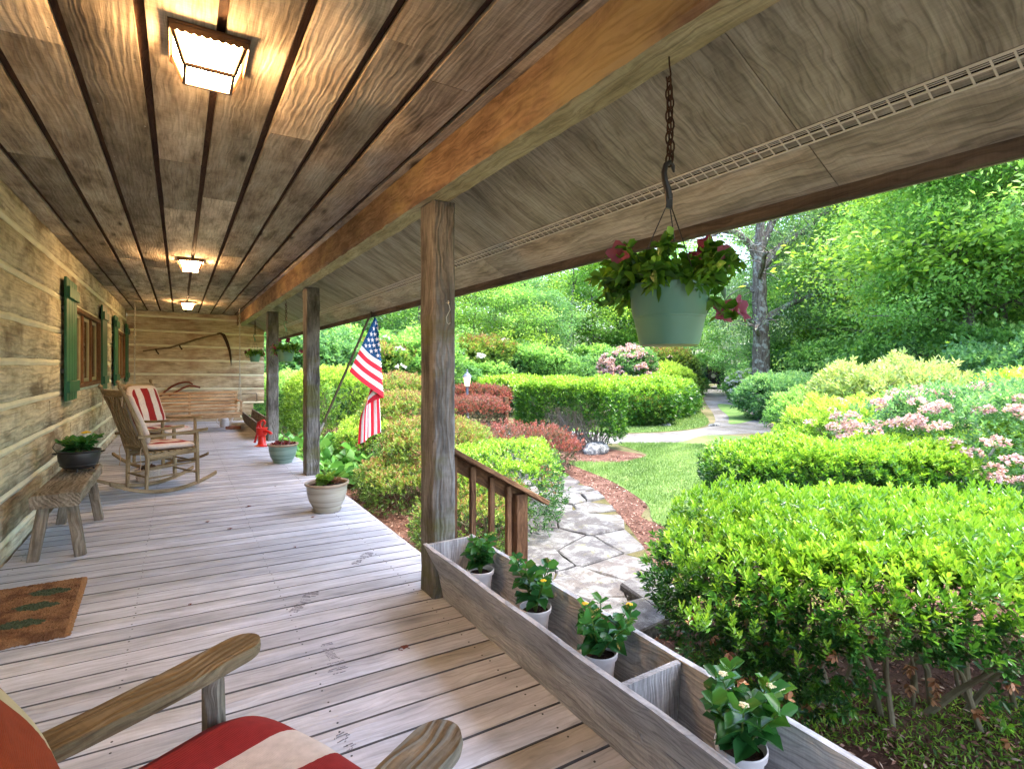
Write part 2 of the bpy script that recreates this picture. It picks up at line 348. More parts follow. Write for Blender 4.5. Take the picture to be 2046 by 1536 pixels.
    def pillow(s, sx, sy, sz, mat_side=None, sag=0, n=22):
        """box cushion with soft corners centred on the origin, stripes along x; gc = true coordinates"""
        vs, gs, fs, mi = [], [], [], []
        nu, nv = n, n; e = .32
        def sp(a, p): return math.copysign(abs(a) ** p, a)
        for i in range(nv + 1):
            ph = -PI / 2 + PI * i / nv
            for j in range(nu * 2):
                th = 2 * PI * j / (nu * 2)
                x = sx / 2 * sp(math.cos(ph), .45) * sp(math.cos(th), e); y = sy / 2 * sp(math.cos(ph), .45) * sp(math.sin(th), e); z = sz / 2 * sp(math.sin(ph), .8)
                edge = min(1, max(abs(x) / (sx / 2), abs(y) / (sy / 2)))
                z *= 1 + .25 * (1 - edge ** 2)
                z += sag * (x / sx * 2) ** 2 + .004 * math.sin(x * 31 + y * 17)
                vs.append((x, y, z)); gs.append((x, y, z))
        w = nu * 2
        for i in range(nv):
            for j in range(w):
                fs.append((i * w + j, i * w + (j + 1) % w, (i + 1) * w + (j + 1) % w, (i + 1) * w + j))
        s._add(vs, gs, fs)
        if mat_side is not None:
            k = 0
            for i in range(nv):
                ph = -PI / 2 + PI * (i + .5) / nv
                for j in range(w):
                    if abs(math.sin(ph)) < .72: s.mi[k] = mat_side
                    k += 1
        return s
    def build(s, name, mats, parent=None, smooth=40, loc=None):
        me = bpy.data.meshes.new(name); me.from_pydata(s.v, [], s.f)
        mats = mats if isinstance(mats, (list, tuple)) else [mats]
        for m in mats: me.materials.append(m)
        if len(mats) > 1: me.polygons.foreach_set('material_index', s.mi)
        a = me.attributes.new('gc', 'FLOAT_VECTOR', 'POINT'); a.data.foreach_set('vector', np.array(s.g, dtype=np.float32).ravel())
        me.update()
        if smooth:
            me.shade_smooth(); me.set_sharp_from_angle(angle=R(smooth))
        o = bpy.data.objects.new(name, me); COL.objects.link(o)
        if parent: o.parent = parent
        if loc: o.location = loc
        return o

def fastmesh(name, V, F, mat, vattr=None, parent=None, smooth=False):
    """V (n,3), F (m,k) numpy"""
    me = bpy.data.meshes.new(name); n, k = F.shape
    me.vertices.add(len(V)); me.vertices.foreach_set('co', V.astype(np.float32).ravel())
    me.loops.add(n * k); me.loops.foreach_set('vertex_index', F.astype(np.int32).ravel())
    me.polygons.add(n); me.polygons.foreach_set('loop_start', np.arange(0, n * k, k, dtype=np.int32))
    try: me.polygons.foreach_set('loop_total', np.full(n, k, dtype=np.int32))
    except Exception: pass
    if vattr is not None:
        a = me.attributes.new('v', 'FLOAT', 'FACE'); a.data.foreach_set('value', np.clip(vattr, 0, 1).astype(np.float32))
    me.materials.append(mat); me.update(calc_edges=True)
    o = bpy.data.objects.new(name, me); COL.objects.link(o)
    if parent: o.parent = parent
    return o

def unit(a): return a / (np.linalg.norm(a, axis=1, keepdims=True) + 1e-9)
def leaves(name, P, D, L, W, v, mat, rng, parent=None, fine=False, droop=0.0):
    """leaf blades at P growing along D; L, W arrays; v colour value"""
    n = len(P); D = unit(D); r = rng.normal(size=(n, 3)); r[:, 2] += 1.6
    S = unit(np.cross(D, r)); Nn = np.cross(S, D); L = np.broadcast_to(L, (n,))[:, None]; W = np.broadcast_to(W, (n,))[:, None]
    tip = P + D * L + np.array([0, 0, -1]) * droop * L
    if fine:
        a, b = .32, .72
        pts = [P, P + D * L * a + S * W * .48 + Nn * W * .16, P + D * L * b + S * W * .42 + Nn * W * .12, tip, P + D * L * b - S * W * .42 + Nn * W * .12, P + D * L * a - S * W * .48 + Nn * W * .16]
        V = np.stack(pts, 1).reshape(-1, 3); b0 = np.arange(n)[:, None] * 6
        F = np.concatenate([b0 + np.array([[0, 1, 2, 3]]), b0 + np.array([[0, 3, 4, 5]])], 0); vv = np.concatenate([v, v])
    else:
        V = np.stack([P, P + D * L * .45 + S * W * .5 + Nn * W * .15, tip, P + D * L * .45 - S * W * .5 + Nn * W * .15], 1).reshape(-1, 3)
        F = np.arange(n)[:, None] * 4 + np.array([[0, 1, 2, 3]]); vv = v
    return fastmesh(name, V, F, mat, vv, parent)

def wob(P, seed, sc=1.0):
    """cheap smooth noise -1..1"""
    r = np.random.default_rng(seed); o = np.zeros(len(P))
    for k in range(6):
        d = r.normal(size=3) * sc * (1 + k * .6); o += np.sin(P @ d + r.uniform(0, 6.28)) / (1 + k * .5)
    return o / 3.0

def thing(name, label, cat, loc=(0, 0, 0), rz=0, group=None):
    o = bpy.data.objects.new(name, None); COL.objects.link(o); o.location = loc; o.rotation_euler = (0, 0, rz); o.empty_display_size = .1
    o['label'] = label; o['category'] = cat
    if group: o['group'] = group
    return o
def tag(o, label=None, cat=None, group=None, kind=None):
    if label: o['label'] = label
    if cat: o['category'] = cat
    if group: o['group'] = group
    if kind: o['kind'] = kind
    return o
def dup(root, loc=None, rz=None, label=None, scale=None):
    def cp(o, par):
        c = o.copy(); COL.objects.link(c); c.parent = par
        for ch in kids.get(o.name, []): cp(ch, c)
        return c
    kids = {}
    def walk(o):
        kids[o.name] = list(o.children)
        for ch in o.children: walk(ch)
    walk(root); c = cp(root, None)
    if loc is not None: c.location = loc
    if rz is not None: c.rotation_euler = (0, 0, rz)
    if label: c['label'] = label
    if scale is not None: c.scale = (scale,) * 3 if not isinstance(scale, tuple) else scale
    return c
def struct(name, label=None):
    o = bpy.data.objects.new(name, None); COL.objects.link(o); o['kind'] = 'structure'; return o

WX, YE, YB = -.99, 14.61, -2.3      # wall face, end wall, rear end of the porch
fz = lambda x: -.022 * (x - WX)     # the deck falls away from the house
cz = lambda x: 2.512 - .008 * (x - WX)
G = -.6
rnd = random.Random(7); rng = np.random.default_rng(11)

# ------------------------------------------------------------------ porch floor
deck = struct('porch_floor')
pitch = .1438; y = YB; bm_ = []
for k in range(5):
    m = MB(k); m.beam((WX + .02, 0, fz(WX) - .0145), (1.462, 0, fz(1.462) - .0145),   .1376, .028, ch=.0028, seg=4, rough=.0005)
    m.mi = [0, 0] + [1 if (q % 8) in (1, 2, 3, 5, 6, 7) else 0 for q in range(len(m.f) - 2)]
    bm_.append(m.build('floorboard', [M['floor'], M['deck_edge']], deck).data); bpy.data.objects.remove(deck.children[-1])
k = 0
while y < YE - .02:
    o = bpy.data.objects.new('floorboard', bm_[k % 5]); COL.objects.link(o); o.parent = deck
    o.location = (rnd.uniform(-.002, .004), y + pitch / 2, rnd.uniform(-.0012, .0012)); y += pitch; k += 1
m = MB(); m.beam((1.44, YB, -.15), (1.44, YE, -.15), .04, .17, ch=.004, seg=20, rough=.001); m.build('rim_joist', M['trough'], deck)
m = MB(); m.beam((1.515, 3.2, -.118), (1.515, 8.6, -.118), .05, .03, ch=.004, seg=6, rough=.001); m.build('edge_ledger', M['trough'], deck)
m = MB(); m.beam((WX, (YB + YE) / 2, -.055), (1.40, (YB + YE) / 2, -.095), YE - YB, .004); m.build('gap_shade_sheet', M['void'], deck)  # near-black sheet added under the boards to stand for shade in the gaps
m = MB()
for x in (-.9, -.2, .5, 1.2): m.beam((x, YB, -.20), (x, YE, -.20), .05, .14, ch=.003)
m.build('joist', M['groove'], deck)

m = MB(41); rn = random.Random(9); yy = YB + pitch / 2
while yy < YE - .1:
    for x in (-.9, -.2, .5, 1.2):
        for dy in (-.042, .042): xx = x + rn.uniform(-.006, .006); m.lathe([(.0001, .0012), (.0042, .0008), (.0044, -.002)], 7, (xx, yy + dy + rn.uniform(-.006, .006), fz(xx)), close=False)
    yy += pitch
o = m.build('nail_head', M['iron'], deck); o['kind'] = 'stuff'
def footprint(x, y, ang, s, parts, seed):
    r = random.Random(seed); m = MB(seed); ca, sa = math.cos(ang), math.sin(ang)
    def T(u, v): X_ = x + (u * ca - v * sa) * s; return (X_, y + (u * sa + v * ca) * s, fz(X_) + .0022)
    def half(u): # outline half width along the sole
        if u < .09: return .034 * math.sqrt(max(0, 1 - ((u - .04) / .055) ** 2))
        if u < .15: return .026
        return .048 * math.sqrt(max(0, 1 - ((u - .21) / .085) ** 2))
    for i in range(22):
        u = .005 + .28 * i / 22
        if r.random() < .12 or half(u) < .008: continue
        if (parts == 'heel' and u > .11) or (parts == 'toe' and u < .14): continue
        w = half(u) * r.uniform(.75, 1); cuts = sorted([r.uniform(-w, w) for _ in range(3)] + [-w, w])
        for a, b in zip(cuts[:-1], cuts[1:]):
            if b - a < .004 or r.random() < .2: continue
            z = r.uniform(-.002, .002); q = [T(u + z, a + .001), T(u + z + .0035, a + .001), T(u - z + .0035, b - .001), T(u - z, b - .001)]
            m._add(q + [(p[0], p[1], p[2] - .0015) for p in q], q + q, [(0, 1, 2, 3), (7, 6, 5, 4), (0, 4, 5, 1), (1, 5, 6, 2), (2, 6, 7, 3), (3, 7, 4, 0)])
    m.build('muddy_footprint', M['print'], deck, smooth=0)
footprint(.52, 3.08, R(55), 1.0, 'all', 1); footprint(.60, 2.66, R(-92), 1.05, 'all', 2); footprint(1.0, 3.63, R(48), .9, 'all', 3); footprint(.49, 1.98, R(-80), .95, 'heel', 4)

# ------------------------------------------------------------------ porch ceiling
ceil_ = struct('porch_ceiling')
gx = [-.843, -.598, -.358, -.115, .13, .379, .628, .875, 1.134]
edges = [WX - .02] + gx + [1.36]
m = MB(2)
for x in gx: m.beam((x, YB, cz(x) + .033), (x, YE, cz(x) + .033), .075, .02, ch=.003, seg=40, rough=.0015)
m.build('batten', M['groove'], ceil_)
cuts0 = {1: [4.1, 9.0], 2: [2.62, 7.5], 3: [5.6, 11], 4: [3.75, 4.9, 10.2], 5: [4.45, 8.1], 6: [3.02, 9.3], 7: [5.2, 12], 8: [2.1, 6.6], 9: [4.8, 10.5], 0: [6.5]}
for i in range(len(edges) - 1):
    x0, x1 = edges[i] + (.016 if i else 0), edges[i + 1] - (.016 if i < len(edges) - 2 else 0)
    cuts = [YB] + cuts0[i] + [YE]
    j = 0
    while j < len(cuts) - 1:
        if cuts[j + 1] - cuts[j] > 4.9: cuts.insert(j + 1, (cuts[j] + cuts[j + 1]) / 2 + rnd.uniform(-.6, .6))
        else: j += 1
    for a, b in zip(cuts[:-1], cuts[1:]):
        xc = (x0 + x1) / 2; dz = rnd.uniform(-.002, .002); mm = MB(rnd.randint(0, 9999))
        mm.beam((xc + rnd.uniform(-.002, .002), a + .001, cz(xc) + .012 + dz), (xc + rnd.uniform(-.002, .002), b - .001, cz(xc) + .012 + dz), x1 - x0, .022, ch=.002, seg=int((b - a) * 4) + 1, rough=.0012)
        mm.build('ceiling_board', M['ceil'], ceil_)
m = MB(); m.beam((WX - .3, (YB + YE) / 2, 2.62), (1.5, (YB + YE) / 2, 2.62), YE - YB + .6, .03); m.build('ceiling_deck', M['groove'], ceil_)
m = MB(5); m.beam((1.21, YB, 2.462), (1.21, YE, 2.462), .022, .07, ch=.003, seg=40, rough=.001); m.build('trim_board', M['beam'], ceil_)

m = MB(43); rn = random.Random(19)
for x in gx:
    for k in range(16):
        yy = .8 + k * .8 + rn.uniform(-.2, .2); xx = x + rn.choice((-.035, .035)) + rn.uniform(-.006, .006); m.lathe([(.0046, .001), (.0044, -.0012), (.0001, -.0018)], 7, (xx, yy, cz(xx) + .0005), close=False)
o = m.build('nail_head', M['steel'], ceil_); o['kind'] = 'stuff'
# ------------------------------------------------------------------ beam, posts
bt = thing('porch_beam', 'long hand hewn timber beam carried by the porch posts', 'beam')
def hewn(m, x0, x1, z0, z1, ya, yb, seg, amp):
    vs, gs = [], []; r = m.r; ring = []
    nx = 4
    for k in range(seg + 1):
        yy = ya + (yb - ya) * k / seg; e = r.uniform(-1, 1) * amp * 1.6
        pr = [(x0 + .012, z0 + e * .4), (x0 + (x1 - x0) * .35, z0), (x0 + (x1 - x0) * .7, z0), (x1 - .01, z0 + e * .3), (x1, z0 + .02), (x1, z1), (x0, z1), (x0, z0 + (z1 - z0) * .5), (x0, z0 + .022 + e)]
        for a, b in pr:
            vs.append((a + r.uniform(-amp, amp), yy + r.uniform(-.01, .01), b + r.uniform(-amp, amp))); gs.append((yy, a * 1.0, b))
    n = 9; fs = []; mi = []
    for k in range(seg):
        for i in range(n):
            j = (i + 1) % n; fs.append((k * n + i, k * n + n + i, k * n + n + j, k * n + j)); mi.append(1 if i in (0, 1, 2, 3) else 0)
    fs += [tuple(range(n)), tuple(range(seg * n + n - 1, seg * n - 1, -1))]; mi += [0, 0]
    b = len(m.f); m._add(vs, gs, fs); m.mi[b:] = mi
m = MB(3); hewn(m, 1.19, 1.345, 2.252, 2.425, YB, YE - .01, 190, .0028); m.build('hewn_timber', [M['beam'], M['beam_pale']], bt, smooth=25)

def post(x0, x1, y0, y1, label, seed, taper=0):
    t = thing('porch_post', label, 'post', ((x0 + x1) / 2, (y0 + y1) / 2, 0), 0, 'hewn posts along the porch edge')
    m = MB(seed); zb = fz(x0) - .003; w = x1 - x0
    m.beam((0, 0, zb), (0, 0, 2.25), y1 - y0, w, up=(1, 0, 0), ch=.012, seg=34, rough=.0035)
    m.build('timber', M['post'], t, smooth=28); return t
p1 = post(1.243, 1.382, 2.857, 3.06, 'large weathered post with a hanging metal hook, between the planter trough and the handrail', 4)
p2 = post(1.317, 1.478, 6.88, 7.09, 'weathered post the flag pole is fixed to', 5)
p3 = post(1.335, 1.515, 10.36, 10.58, 'weathered post standing behind the red hand pump', 6)
m = MB(); m.tube([(.0, -.105, 1.66), (.0, -.125, 1.66), (.01, -.128, 1.645), (.018, -.125, 1.62), (.008, -.122, 1.60), (-.004, -.12, 1.575), (.0, -.12, 1.545), (.012, -.12, 1.535), (.02, -.12, 1.545)], .0022, 6)
m.tube([(0, -.126, 1.665), (.006, -.128, 1.672), (.008, -.128, 1.66), (.002, -.127, 1.652)], .002, 6)
o = m.build('wire_hook', M['steel']); o.location = (1.318, 2.959, 0)
tag(o, 'small bent metal hook hanging on the large near post', 'hook')

# ------------------------------------------------------------------ soffit, vent, fascia, roof
sof = struct('roof_soffit')
sz = lambda x: 2.40 - .538 * (x - 1.345)
cy = [YB, 1.078 - 2.44, 1.078, 3.518, 5.958, 8.398, 10.838, 13.278, YE + .3]
for k in range(len(cy) - 1):
    a, b = cy[k] + .002, cy[k + 1] - .002
    for xa, xb in ((1.30, 1.853), (1.921, 2.13)):
        mm = MB(k * 3 + int(xa * 10)); xm = (xa + xb) / 2
        up = Vector((.538, 0, 1)).normalized(); w = (xb - xa) * math.hypot(1, .538)
        c = Vector((xm, 0, sz(xm))) + up * .008
        mm.beam(c + Vector((0, a, 0)), c + Vector((0, b, 0)), w, .014, up=up, ch=.002, seg=6, rough=.0008)
        if xa < 1.5: mm.g = [(q[1], q[0], q[2]) for q in mm.g]
        mm.build('plywood_panel', M['soffit'], sof)
vt = thing('soffit_vent', 'long pale metal vent strip of small cells set in the soffit', 'vent')
def V3(x, y, off): return Vector((x, y, sz(x))) + Vector((-.474, 0, -.88)) * off
m = MB()
for x in (1.856, 1.884, 1.917): m.beam(V3(x, YB, .001), V3(x, YE, .001), .0075, .004, up=(.47, 0, .88), ch=.001)
for x in (1.864, 1.870, 1.876): m.beam(V3(x, YB, -.004), V3(x, YE, -.003), .0030, .003, up=(.47, 0, .88), ch=.0005)
yy = .2
while yy < YE: m.beam(V3(1.856, yy, .001), V3(1.917, yy, .001), .006, .003, up=(.47, 0, .88), ch=.0005); yy += .05
m.build('grille', M['vent'], vt, smooth=0)
m = MB(); m.beam(V3(1.887, YB, -.014), V3(1.887, YE, -.014), .08, .004, up=(.47, 0, .88)); m.build('vent_recess', M['void'], vt)
m = MB()
m.beam(V3(1.9005, YB, -.008), V3(1.9005, YE, -.008), .033, .003, up=(.47, 0, .88)); m.build('backing_strip', M['soffit'], vt)
fa = thing('fascia_board', 'dark brown fascia board with pale drip edge along the eave', 'fascia')
m = MB(8); m.beam((2.150, YB, 1.985), (2.150, YE + .3, 1.985), .035, .115, ch=.003, seg=30, rough=.001); m.build('board', wood('fascia_wood', (.055, .042, .03), (.095, .072, .052), (.14, .11, .08), 1, .1, 0, .4), fa)
m = MB(); m.beam((2.172, YB, 1.945), (2.172, YE + .3, 1.945), .006, .04, ch=.001); m.build('drip_edge', plain('drip_edge_metal', (.32, .33, .18), .5, .4), fa)
rf = struct('roof'); m = MB(); up = Vector((.538, 0, 1)).normalized()
m.beam((2.2, (YB + YE) / 2, 2.045), (-1.4, (YB + YE) / 2, 3.98), YE - YB + 1.0, .06, up=up); m.build('roof_deck', M['groove'], rf)

# ------------------------------------------------------------------ log walls
wall = thing('log_wall', 'long squared log house wall with pale chinking, beside the porch deck', 'wall')
ch_z = [.105, .405, .715, 1.02, 1.325, 1.635, 1.965, 2.30]
lg = [(-.25, .075)] + [(a + .026, b - .026) for a, b in zip(ch_z[:-1], ch_z[1:])] + [(2.326, 2.52)]
W1, W2 = (7.45, 9.72), (12.12, 13.85)
full = [(YB, YE)]; cutp = [(YB, W1[0]), (W1[1], W2[0]), (W2[1], YE)]
def logbeam(p0, p1, th, h, seed, mat, parent, up=(0, 0, 1), amp=.0045):
    mm = MB(seed); L = (Vector(p1) - Vector(p0)).length
    mm.beam(p0, p1, th, h, up=up, ch=.014, seg=max(2, int(L / .16)), rough=amp); return mm.build('log', mat, parent, smooth=50)
for i, (a, b) in enumerate(lg):
    segs = cutp if 4 <= i <= 6 else full
    for (ya, yb) in segs:
        if yb - ya > 9:
            q = ya + (yb - ya) * rnd.uniform(.3, .6); pr = [(ya, q), (q + .004, yb)] if i not in (8,) else [(ya, 9.9), (9.905, 13.2), (13.205, yb)]
        else: pr = [(ya, yb)]
        for (u, w) in pr: logbeam((WX - .09 + rnd.uniform(-.004, .004), u, (a + b) / 2), (WX - .09 + rnd.uniform(-.004, .004), w, (a + b) / 2), .18, b - a, i * 7 + int(u * 3) + 50, M['log'], wall)
for i, z in enumerate(ch_z):
    for (ya, yb) in (cutp if i in (4, 5) else full):
        if i in (3, 6): pass
        m = MB(i); pts = [(WX - .032, ya + (yb - ya) * k / 60, z + .003 * math.sin(k * 1.3 + i)) for k in range(61)]
        mm = MB(i + 90); mm.tube(pts, [.034 + .002 * math.sin(k * 2.1) for k in range(61)], 8)
        mm.build('chinking', M['chink'], wall)
m = MB(); m.beam((WX - .25, (YB + YE) / 2, -.5), (WX - .25, (YB + YE) / 2, 2.75), YE - YB, .05, up=(1, 0, 0)); m.build('inner_wall', M['void'], wall)

endw = thing('log_end_wall', 'hewn log wall with pale chinking closing the far end of the porch', 'wall')
ez = [.095, .43, .765, 1.10, 1.43, 1.755, 2.085, 2.415]
SL = -.02
for i in range(len(ez) + 1):
    a = -.1 if i == 0 else ez[i - 1] + .024; b = 2.66 if i == len(ez) else ez[i] - .024
    if b - a < .03: continue
    xe = 1.40 if i == 0 else (1.55 if i == 1 else 1.80)
    zz = (a + b) / 2
    logbeam((WX - .02, YE + .09, zz), (xe, YE + .09 + rnd.uniform(-.004, .004), zz + SL * (xe - WX)), .18, b - a, 300 + i, M['logend'], endw)
for i, z in enumerate(ez):
    xe = 1.42 if i == 0 else 1.79
    mm = MB(i + 190); mm.tube([(WX + (xe - WX) * k / 30, YE + .03, z + SL * (xe - WX) * k / 30) for k in range(31)], .032, 8); mm.build('chinking', M['chink'], endw)

def window(y0, y1, seed):
    z0, z1 = 1.035, 1.945
    fr = MB(seed)
    for yy in (y0 + .025, y1 - .025): fr.beam((WX - .03, yy, z0), (WX - .03, yy, z1), .05, .12, up=(1, 0, 0), ch=.004)
    for zz in (z0 + .025, z1 - .025): fr.beam((WX - .03, y0 + .05, zz), (WX - .03, y1 - .05, zz), .12, .05, ch=.004)
    w = fr.build('window', M['winframe'], wall)
    n = 3; step = (y1 - y0 - .1) / n
    for k in range(n):
        a = y0 + .05 + step * k; b = a + step
        if k: mm = MB(k); mm.beam((WX - .02, a, z0 + .05), (WX - .02, a, z1 - .05), .05, .06, up=(1, 0, 0), ch=.004); mm.build('mullion', M['winframe'], w)
        sh = MB(k + 4); q = .03 if k else .0
        for yy in (a + .055, b - .055): sh.beam((WX - .03, yy, z0 + .05), (WX - .03, yy, z1 - .05), .045, .03, up=(1, 0, 0), ch=.003)
        for zz in (z0 + .075, z1 - .075): sh.beam((WX - .03, a + .074, zz), (WX - .03, b - .074, zz), .03, .045, ch=.003)
        sh.build('sash', M['sash'], w)
        pn = MB(); pn.beam((WX - .032, (a + b) / 2, z0 + .09), (WX - .032, (a + b) / 2, z1 - .09), step - .13, .008, up=(1, 0, 0), ch=.001); pn.build('pane', M['glass'], w)
window(W1[0], W1[1], 1); window(W2[0], W2[1], 2)
def shutter(y0, y1, z0=.94, z1=2.165, out=0.03):
    n = 4; w = (y1 - y0) / n; root = None
    rt = MB(); 
    for zz in (z0 + .14, z1 - .14): rt.beam((WX + out + .032, y0 + .01, zz), (WX + out + .032, y1 - .01, zz), .024, .11, ch=.003)
    root = rt.build('shutter', M['shutter'], wall)
    for k in range(n):
        mm = MB(k + 5); yc = y0 + w * (k + .5); mm.beam((WX + out + .008, yc, z0 + rnd.uniform(-.004, .004)), (WX + out + .008, yc, z1 + rnd.uniform(-.006, .006)), w - .008, .022, up=(1, 0, 0), ch=.004)
        mm.build('board', M['shutter'], root)
    for zz in (z0 + .3, z1 - .3):
        mm = MB(); mm.beam((WX - .01, y0 + .03, zz), (WX + out, y0 + .03, zz), .03, .05); mm.build('hinge', M['iron'], root)
shutter(6.80, 7.44); shutter(9.74, 10.34); shutter(11.50, 12.10); shutter(13.88, 14.44)

# ------------------------------------------------------------------ ceiling lights
def ceiling_light(x, y):
    t = thing('ceiling_light', 'near square brass and glass ceiling lantern, glowing, with scalloped edge', 'ceiling light', (x, y, cz(x)), R(0), 'lit lanterns in a row on the porch ceiling')
    a, b, h = .118, .078, .125
    m = MB(); m.beam((-.13, 0, -.008), (.13, 0, -.008), .26, .016, ch=.003)
    m.build('mounting_plate', M['fixture'], t)
    m = MB()
    for sx, sy, horiz in ((0, -1, 1), (0, 1, 1), (-1, 0, 0), (1, 0, 0)):
        nsc = 10; top, pts = -.014, []
        L = .125
        for q in range(nsc * 4 + 1):
            u = -L + 2 * L * q / (nsc * 4); pts.append((u, -.034 - .007 * abs(math.sin(PI * q / 4))))
        for q in range(len(pts) - 1):
            (u0, d0), (u1, d1) = pts[q], pts[q + 1]
            f = (lambda u, d, o: (u, sy * (L + o), d)) if horiz else (lambda u, d, o: (sx * (L + o), u, d))
            vs = [f(u0, top, 0), f(u1, top, 0), f(u1, d1, 0), f(u0, d0, 0), f(u0, top, .003), f(u1, top, .003), f(u1, d1, .003), f(u0, d0, .003)]
            m._add(vs, vs, [(0, 1, 2, 3), (7, 6, 5, 4), (3, 2, 6, 7)])
    m.build('scalloped_skirt', M['fixture'], t, smooth=0)
    m = MB(); cs = [(-1, -1), (1, -1), (1, 1), (-1, 1)]
    for i, (sx, sy) in enumerate(cs):
        m.beam((sx * a, sy * a, -.016), (sx * b, sy * b, -h), .014, .014, ch=.002)
        nx, ny = cs[(i + 1) % 4]; m.beam((sx * b, sy * b, -h), (nx * b, ny * b, -h), .012, .012, ch=.002)
    m.build('frame', M['fixture'], t)
    for i, (sx, sy) in enumerate(cs):
        nx, ny = cs[(i + 1) % 4]; q = .97
        vs = [(sx * a * q, sy * a * q, -.018), (nx * a * q, ny * a * q, -.018), (nx * b * q, ny * b * q, -h + .003), (sx * b * q, sy * b * q, -h + .003)]
        m = MB(); m._add(vs + [(v[0] * .97, v[1] * .97, v[2]) for v in vs], vs + vs, [(0, 1, 2, 3), (7, 6, 5, 4), (0, 4, 5, 1), (2, 6, 7, 3)]); m.build('glass_pane', M['pane_lit'], t, smooth=0)
    m = MB(); m.beam((-b * .93, 0, -h), (b * .93, 0, -h), b * 1.86, .004); m.build('glass_pane', M['pane_lit'], t)
    return t
l1 = ceiling_light(.095, 2.33)
l1['label'] = 'near square brass and glass ceiling lantern, largest of the three in view, glowing'
dup(l1, (.11, 7.16, cz(.11)), 0, 'middle one of the three glowing ceiling lanterns, above the deck before the second post')
dup(l1, (.14, 12.0, cz(.14)), 0, 'glowing ceiling lantern closest to the log end wall, between the swing chains')

# ------------------------------------------------------------------ steps handrail
hr = thing('handrail', 'short brown wooden step railing sloping down from the large near post', 'railing')
ry = 2.965; zt = lambda x: .765 - .585 * (x - 1.426)
m = MB(1); m.beam((1.386, ry, zt(1.386) + .006), (2.10, ry, zt(2.10) + .006), .105, .03, ch=.004, seg=8, rough=.0008); m.build('cap_rail', M['rail'], hr)
m = MB(2); m.beam((1.386, ry + .045, zt(1.386) - .058), (1.93, ry + .045, zt(1.93) - .058), .036, .085, ch=.003, seg=6, rough=.0008); m.build('side_rail', M['rail'], hr)
for x in (1.425, 1.555, 1.69, 1.815):
    m = MB(int(x * 100)); m.beam((x, ry + .008, -.42 - .3 * (x - 1.42)), (x, ry + .008, zt(x) - .022), .034, .034, up=(1, 0, 0), ch=.003, seg=4, rough=.0006); m.build('baluster', M['rail'], hr)
m = MB(9); m.beam((1.905, ry + .02, G - .02), (1.905, ry + .02, zt(1.905) - .03), .088, .088, up=(1, 0, 0), ch=.004, seg=8, rough=.001); m.build('newel_post', M['rail'], hr)
m = MB(10); m.beam((1.40, ry + .008, -.30), (1.86, ry + .008, -.50), .036, .06, ch=.003); m.build('bottom_rail', M['rail'], hr)

# ------------------------------------------------------------------ trough planter
tr = thing('planter_trough', 'long grey wooden planter trough running along the porch edge', 'planter')
Y0, Y1 = -1.3, 2.845
def slab(name, pts8, mat, parent, seed=0):
    m = MB(seed); m._add(pts8, [(p[1], p[0] * 3, p[2] * 2.3) for p in pts8], [(0, 1, 2, 3), (7, 6, 5, 4), (0, 4, 5, 1), (1, 5, 6, 2), (2, 6, 7, 3), (3, 7, 4, 0)]); return m.build(name, mat, parent, smooth=0)
def side(xt, xb, zt_, zb, th, name, seed):
    m = MB(seed); n = 24; vs = []; gs = []
    for k in range(n + 1):
        y_ = Y0 + (Y1 - Y0) * k / n; w = .0015 * math.sin(k * 1.7 + seed)
        for (x, z) in ((xt, zt_), (xb, zb), (xb + th, zb), (xt + th, zt_)):
            vs.append((x + w, y_, z + w)); gs.append((y_, z + seed, x * .3))
    fs = [(3, 2, 1, 0), (n * 4, n * 4 + 1, n * 4 + 2, n * 4 + 3)]
    for k in range(n):
        for i in range(4): j = (i + 1) % 4; fs.append((k * 4 + i, k * 4 + j, k * 4 + 4 + j, k * 4 + 4 + i))
    m._add(vs, gs, fs); return m.build(name, M['trough'], tr, smooth=20)
side(1.172, 1.262, .290, .115, .024, 'side_board', 3); side(1.266, 1.300, .112, -.052, .022, 'side_board', 7)
side(1.462, 1.425, .290, -.05, .024, 'side_board', 5)
def across(y_, th, name):
    pts = [(1.198, y_, .285), (1.460, y_, .285), (1.424, y_, -.02), (1.31, y_, -.02)]
    m = MB(int(y_ * 50)); p8 = pts + [(p[0], p[1] + th, p[2]) for p in pts]
    m._add(p8, [(p[2], p[0] + y_, p[1]) for p in p8], [(0, 1, 2, 3), (7, 6, 5, 4), (0, 4, 5, 1), (1, 5, 6, 2), (2, 6, 7, 3), (3, 7, 4, 0)]); m.build(name, M['trough'], tr, smooth=0)
across(2.820, .024, 'end_board'); across(1.252, .022, 'divider'); across(-.2, .022, 'divider'); across(2.30, .001, 'liner') if 0 else None
m = MB(12); m.beam((1.365, Y0, .045), (1.365, Y1 - .03, .045), .12, .02, seg=6, rough=.0005); m.build('bottom_board', M['trough'], tr)

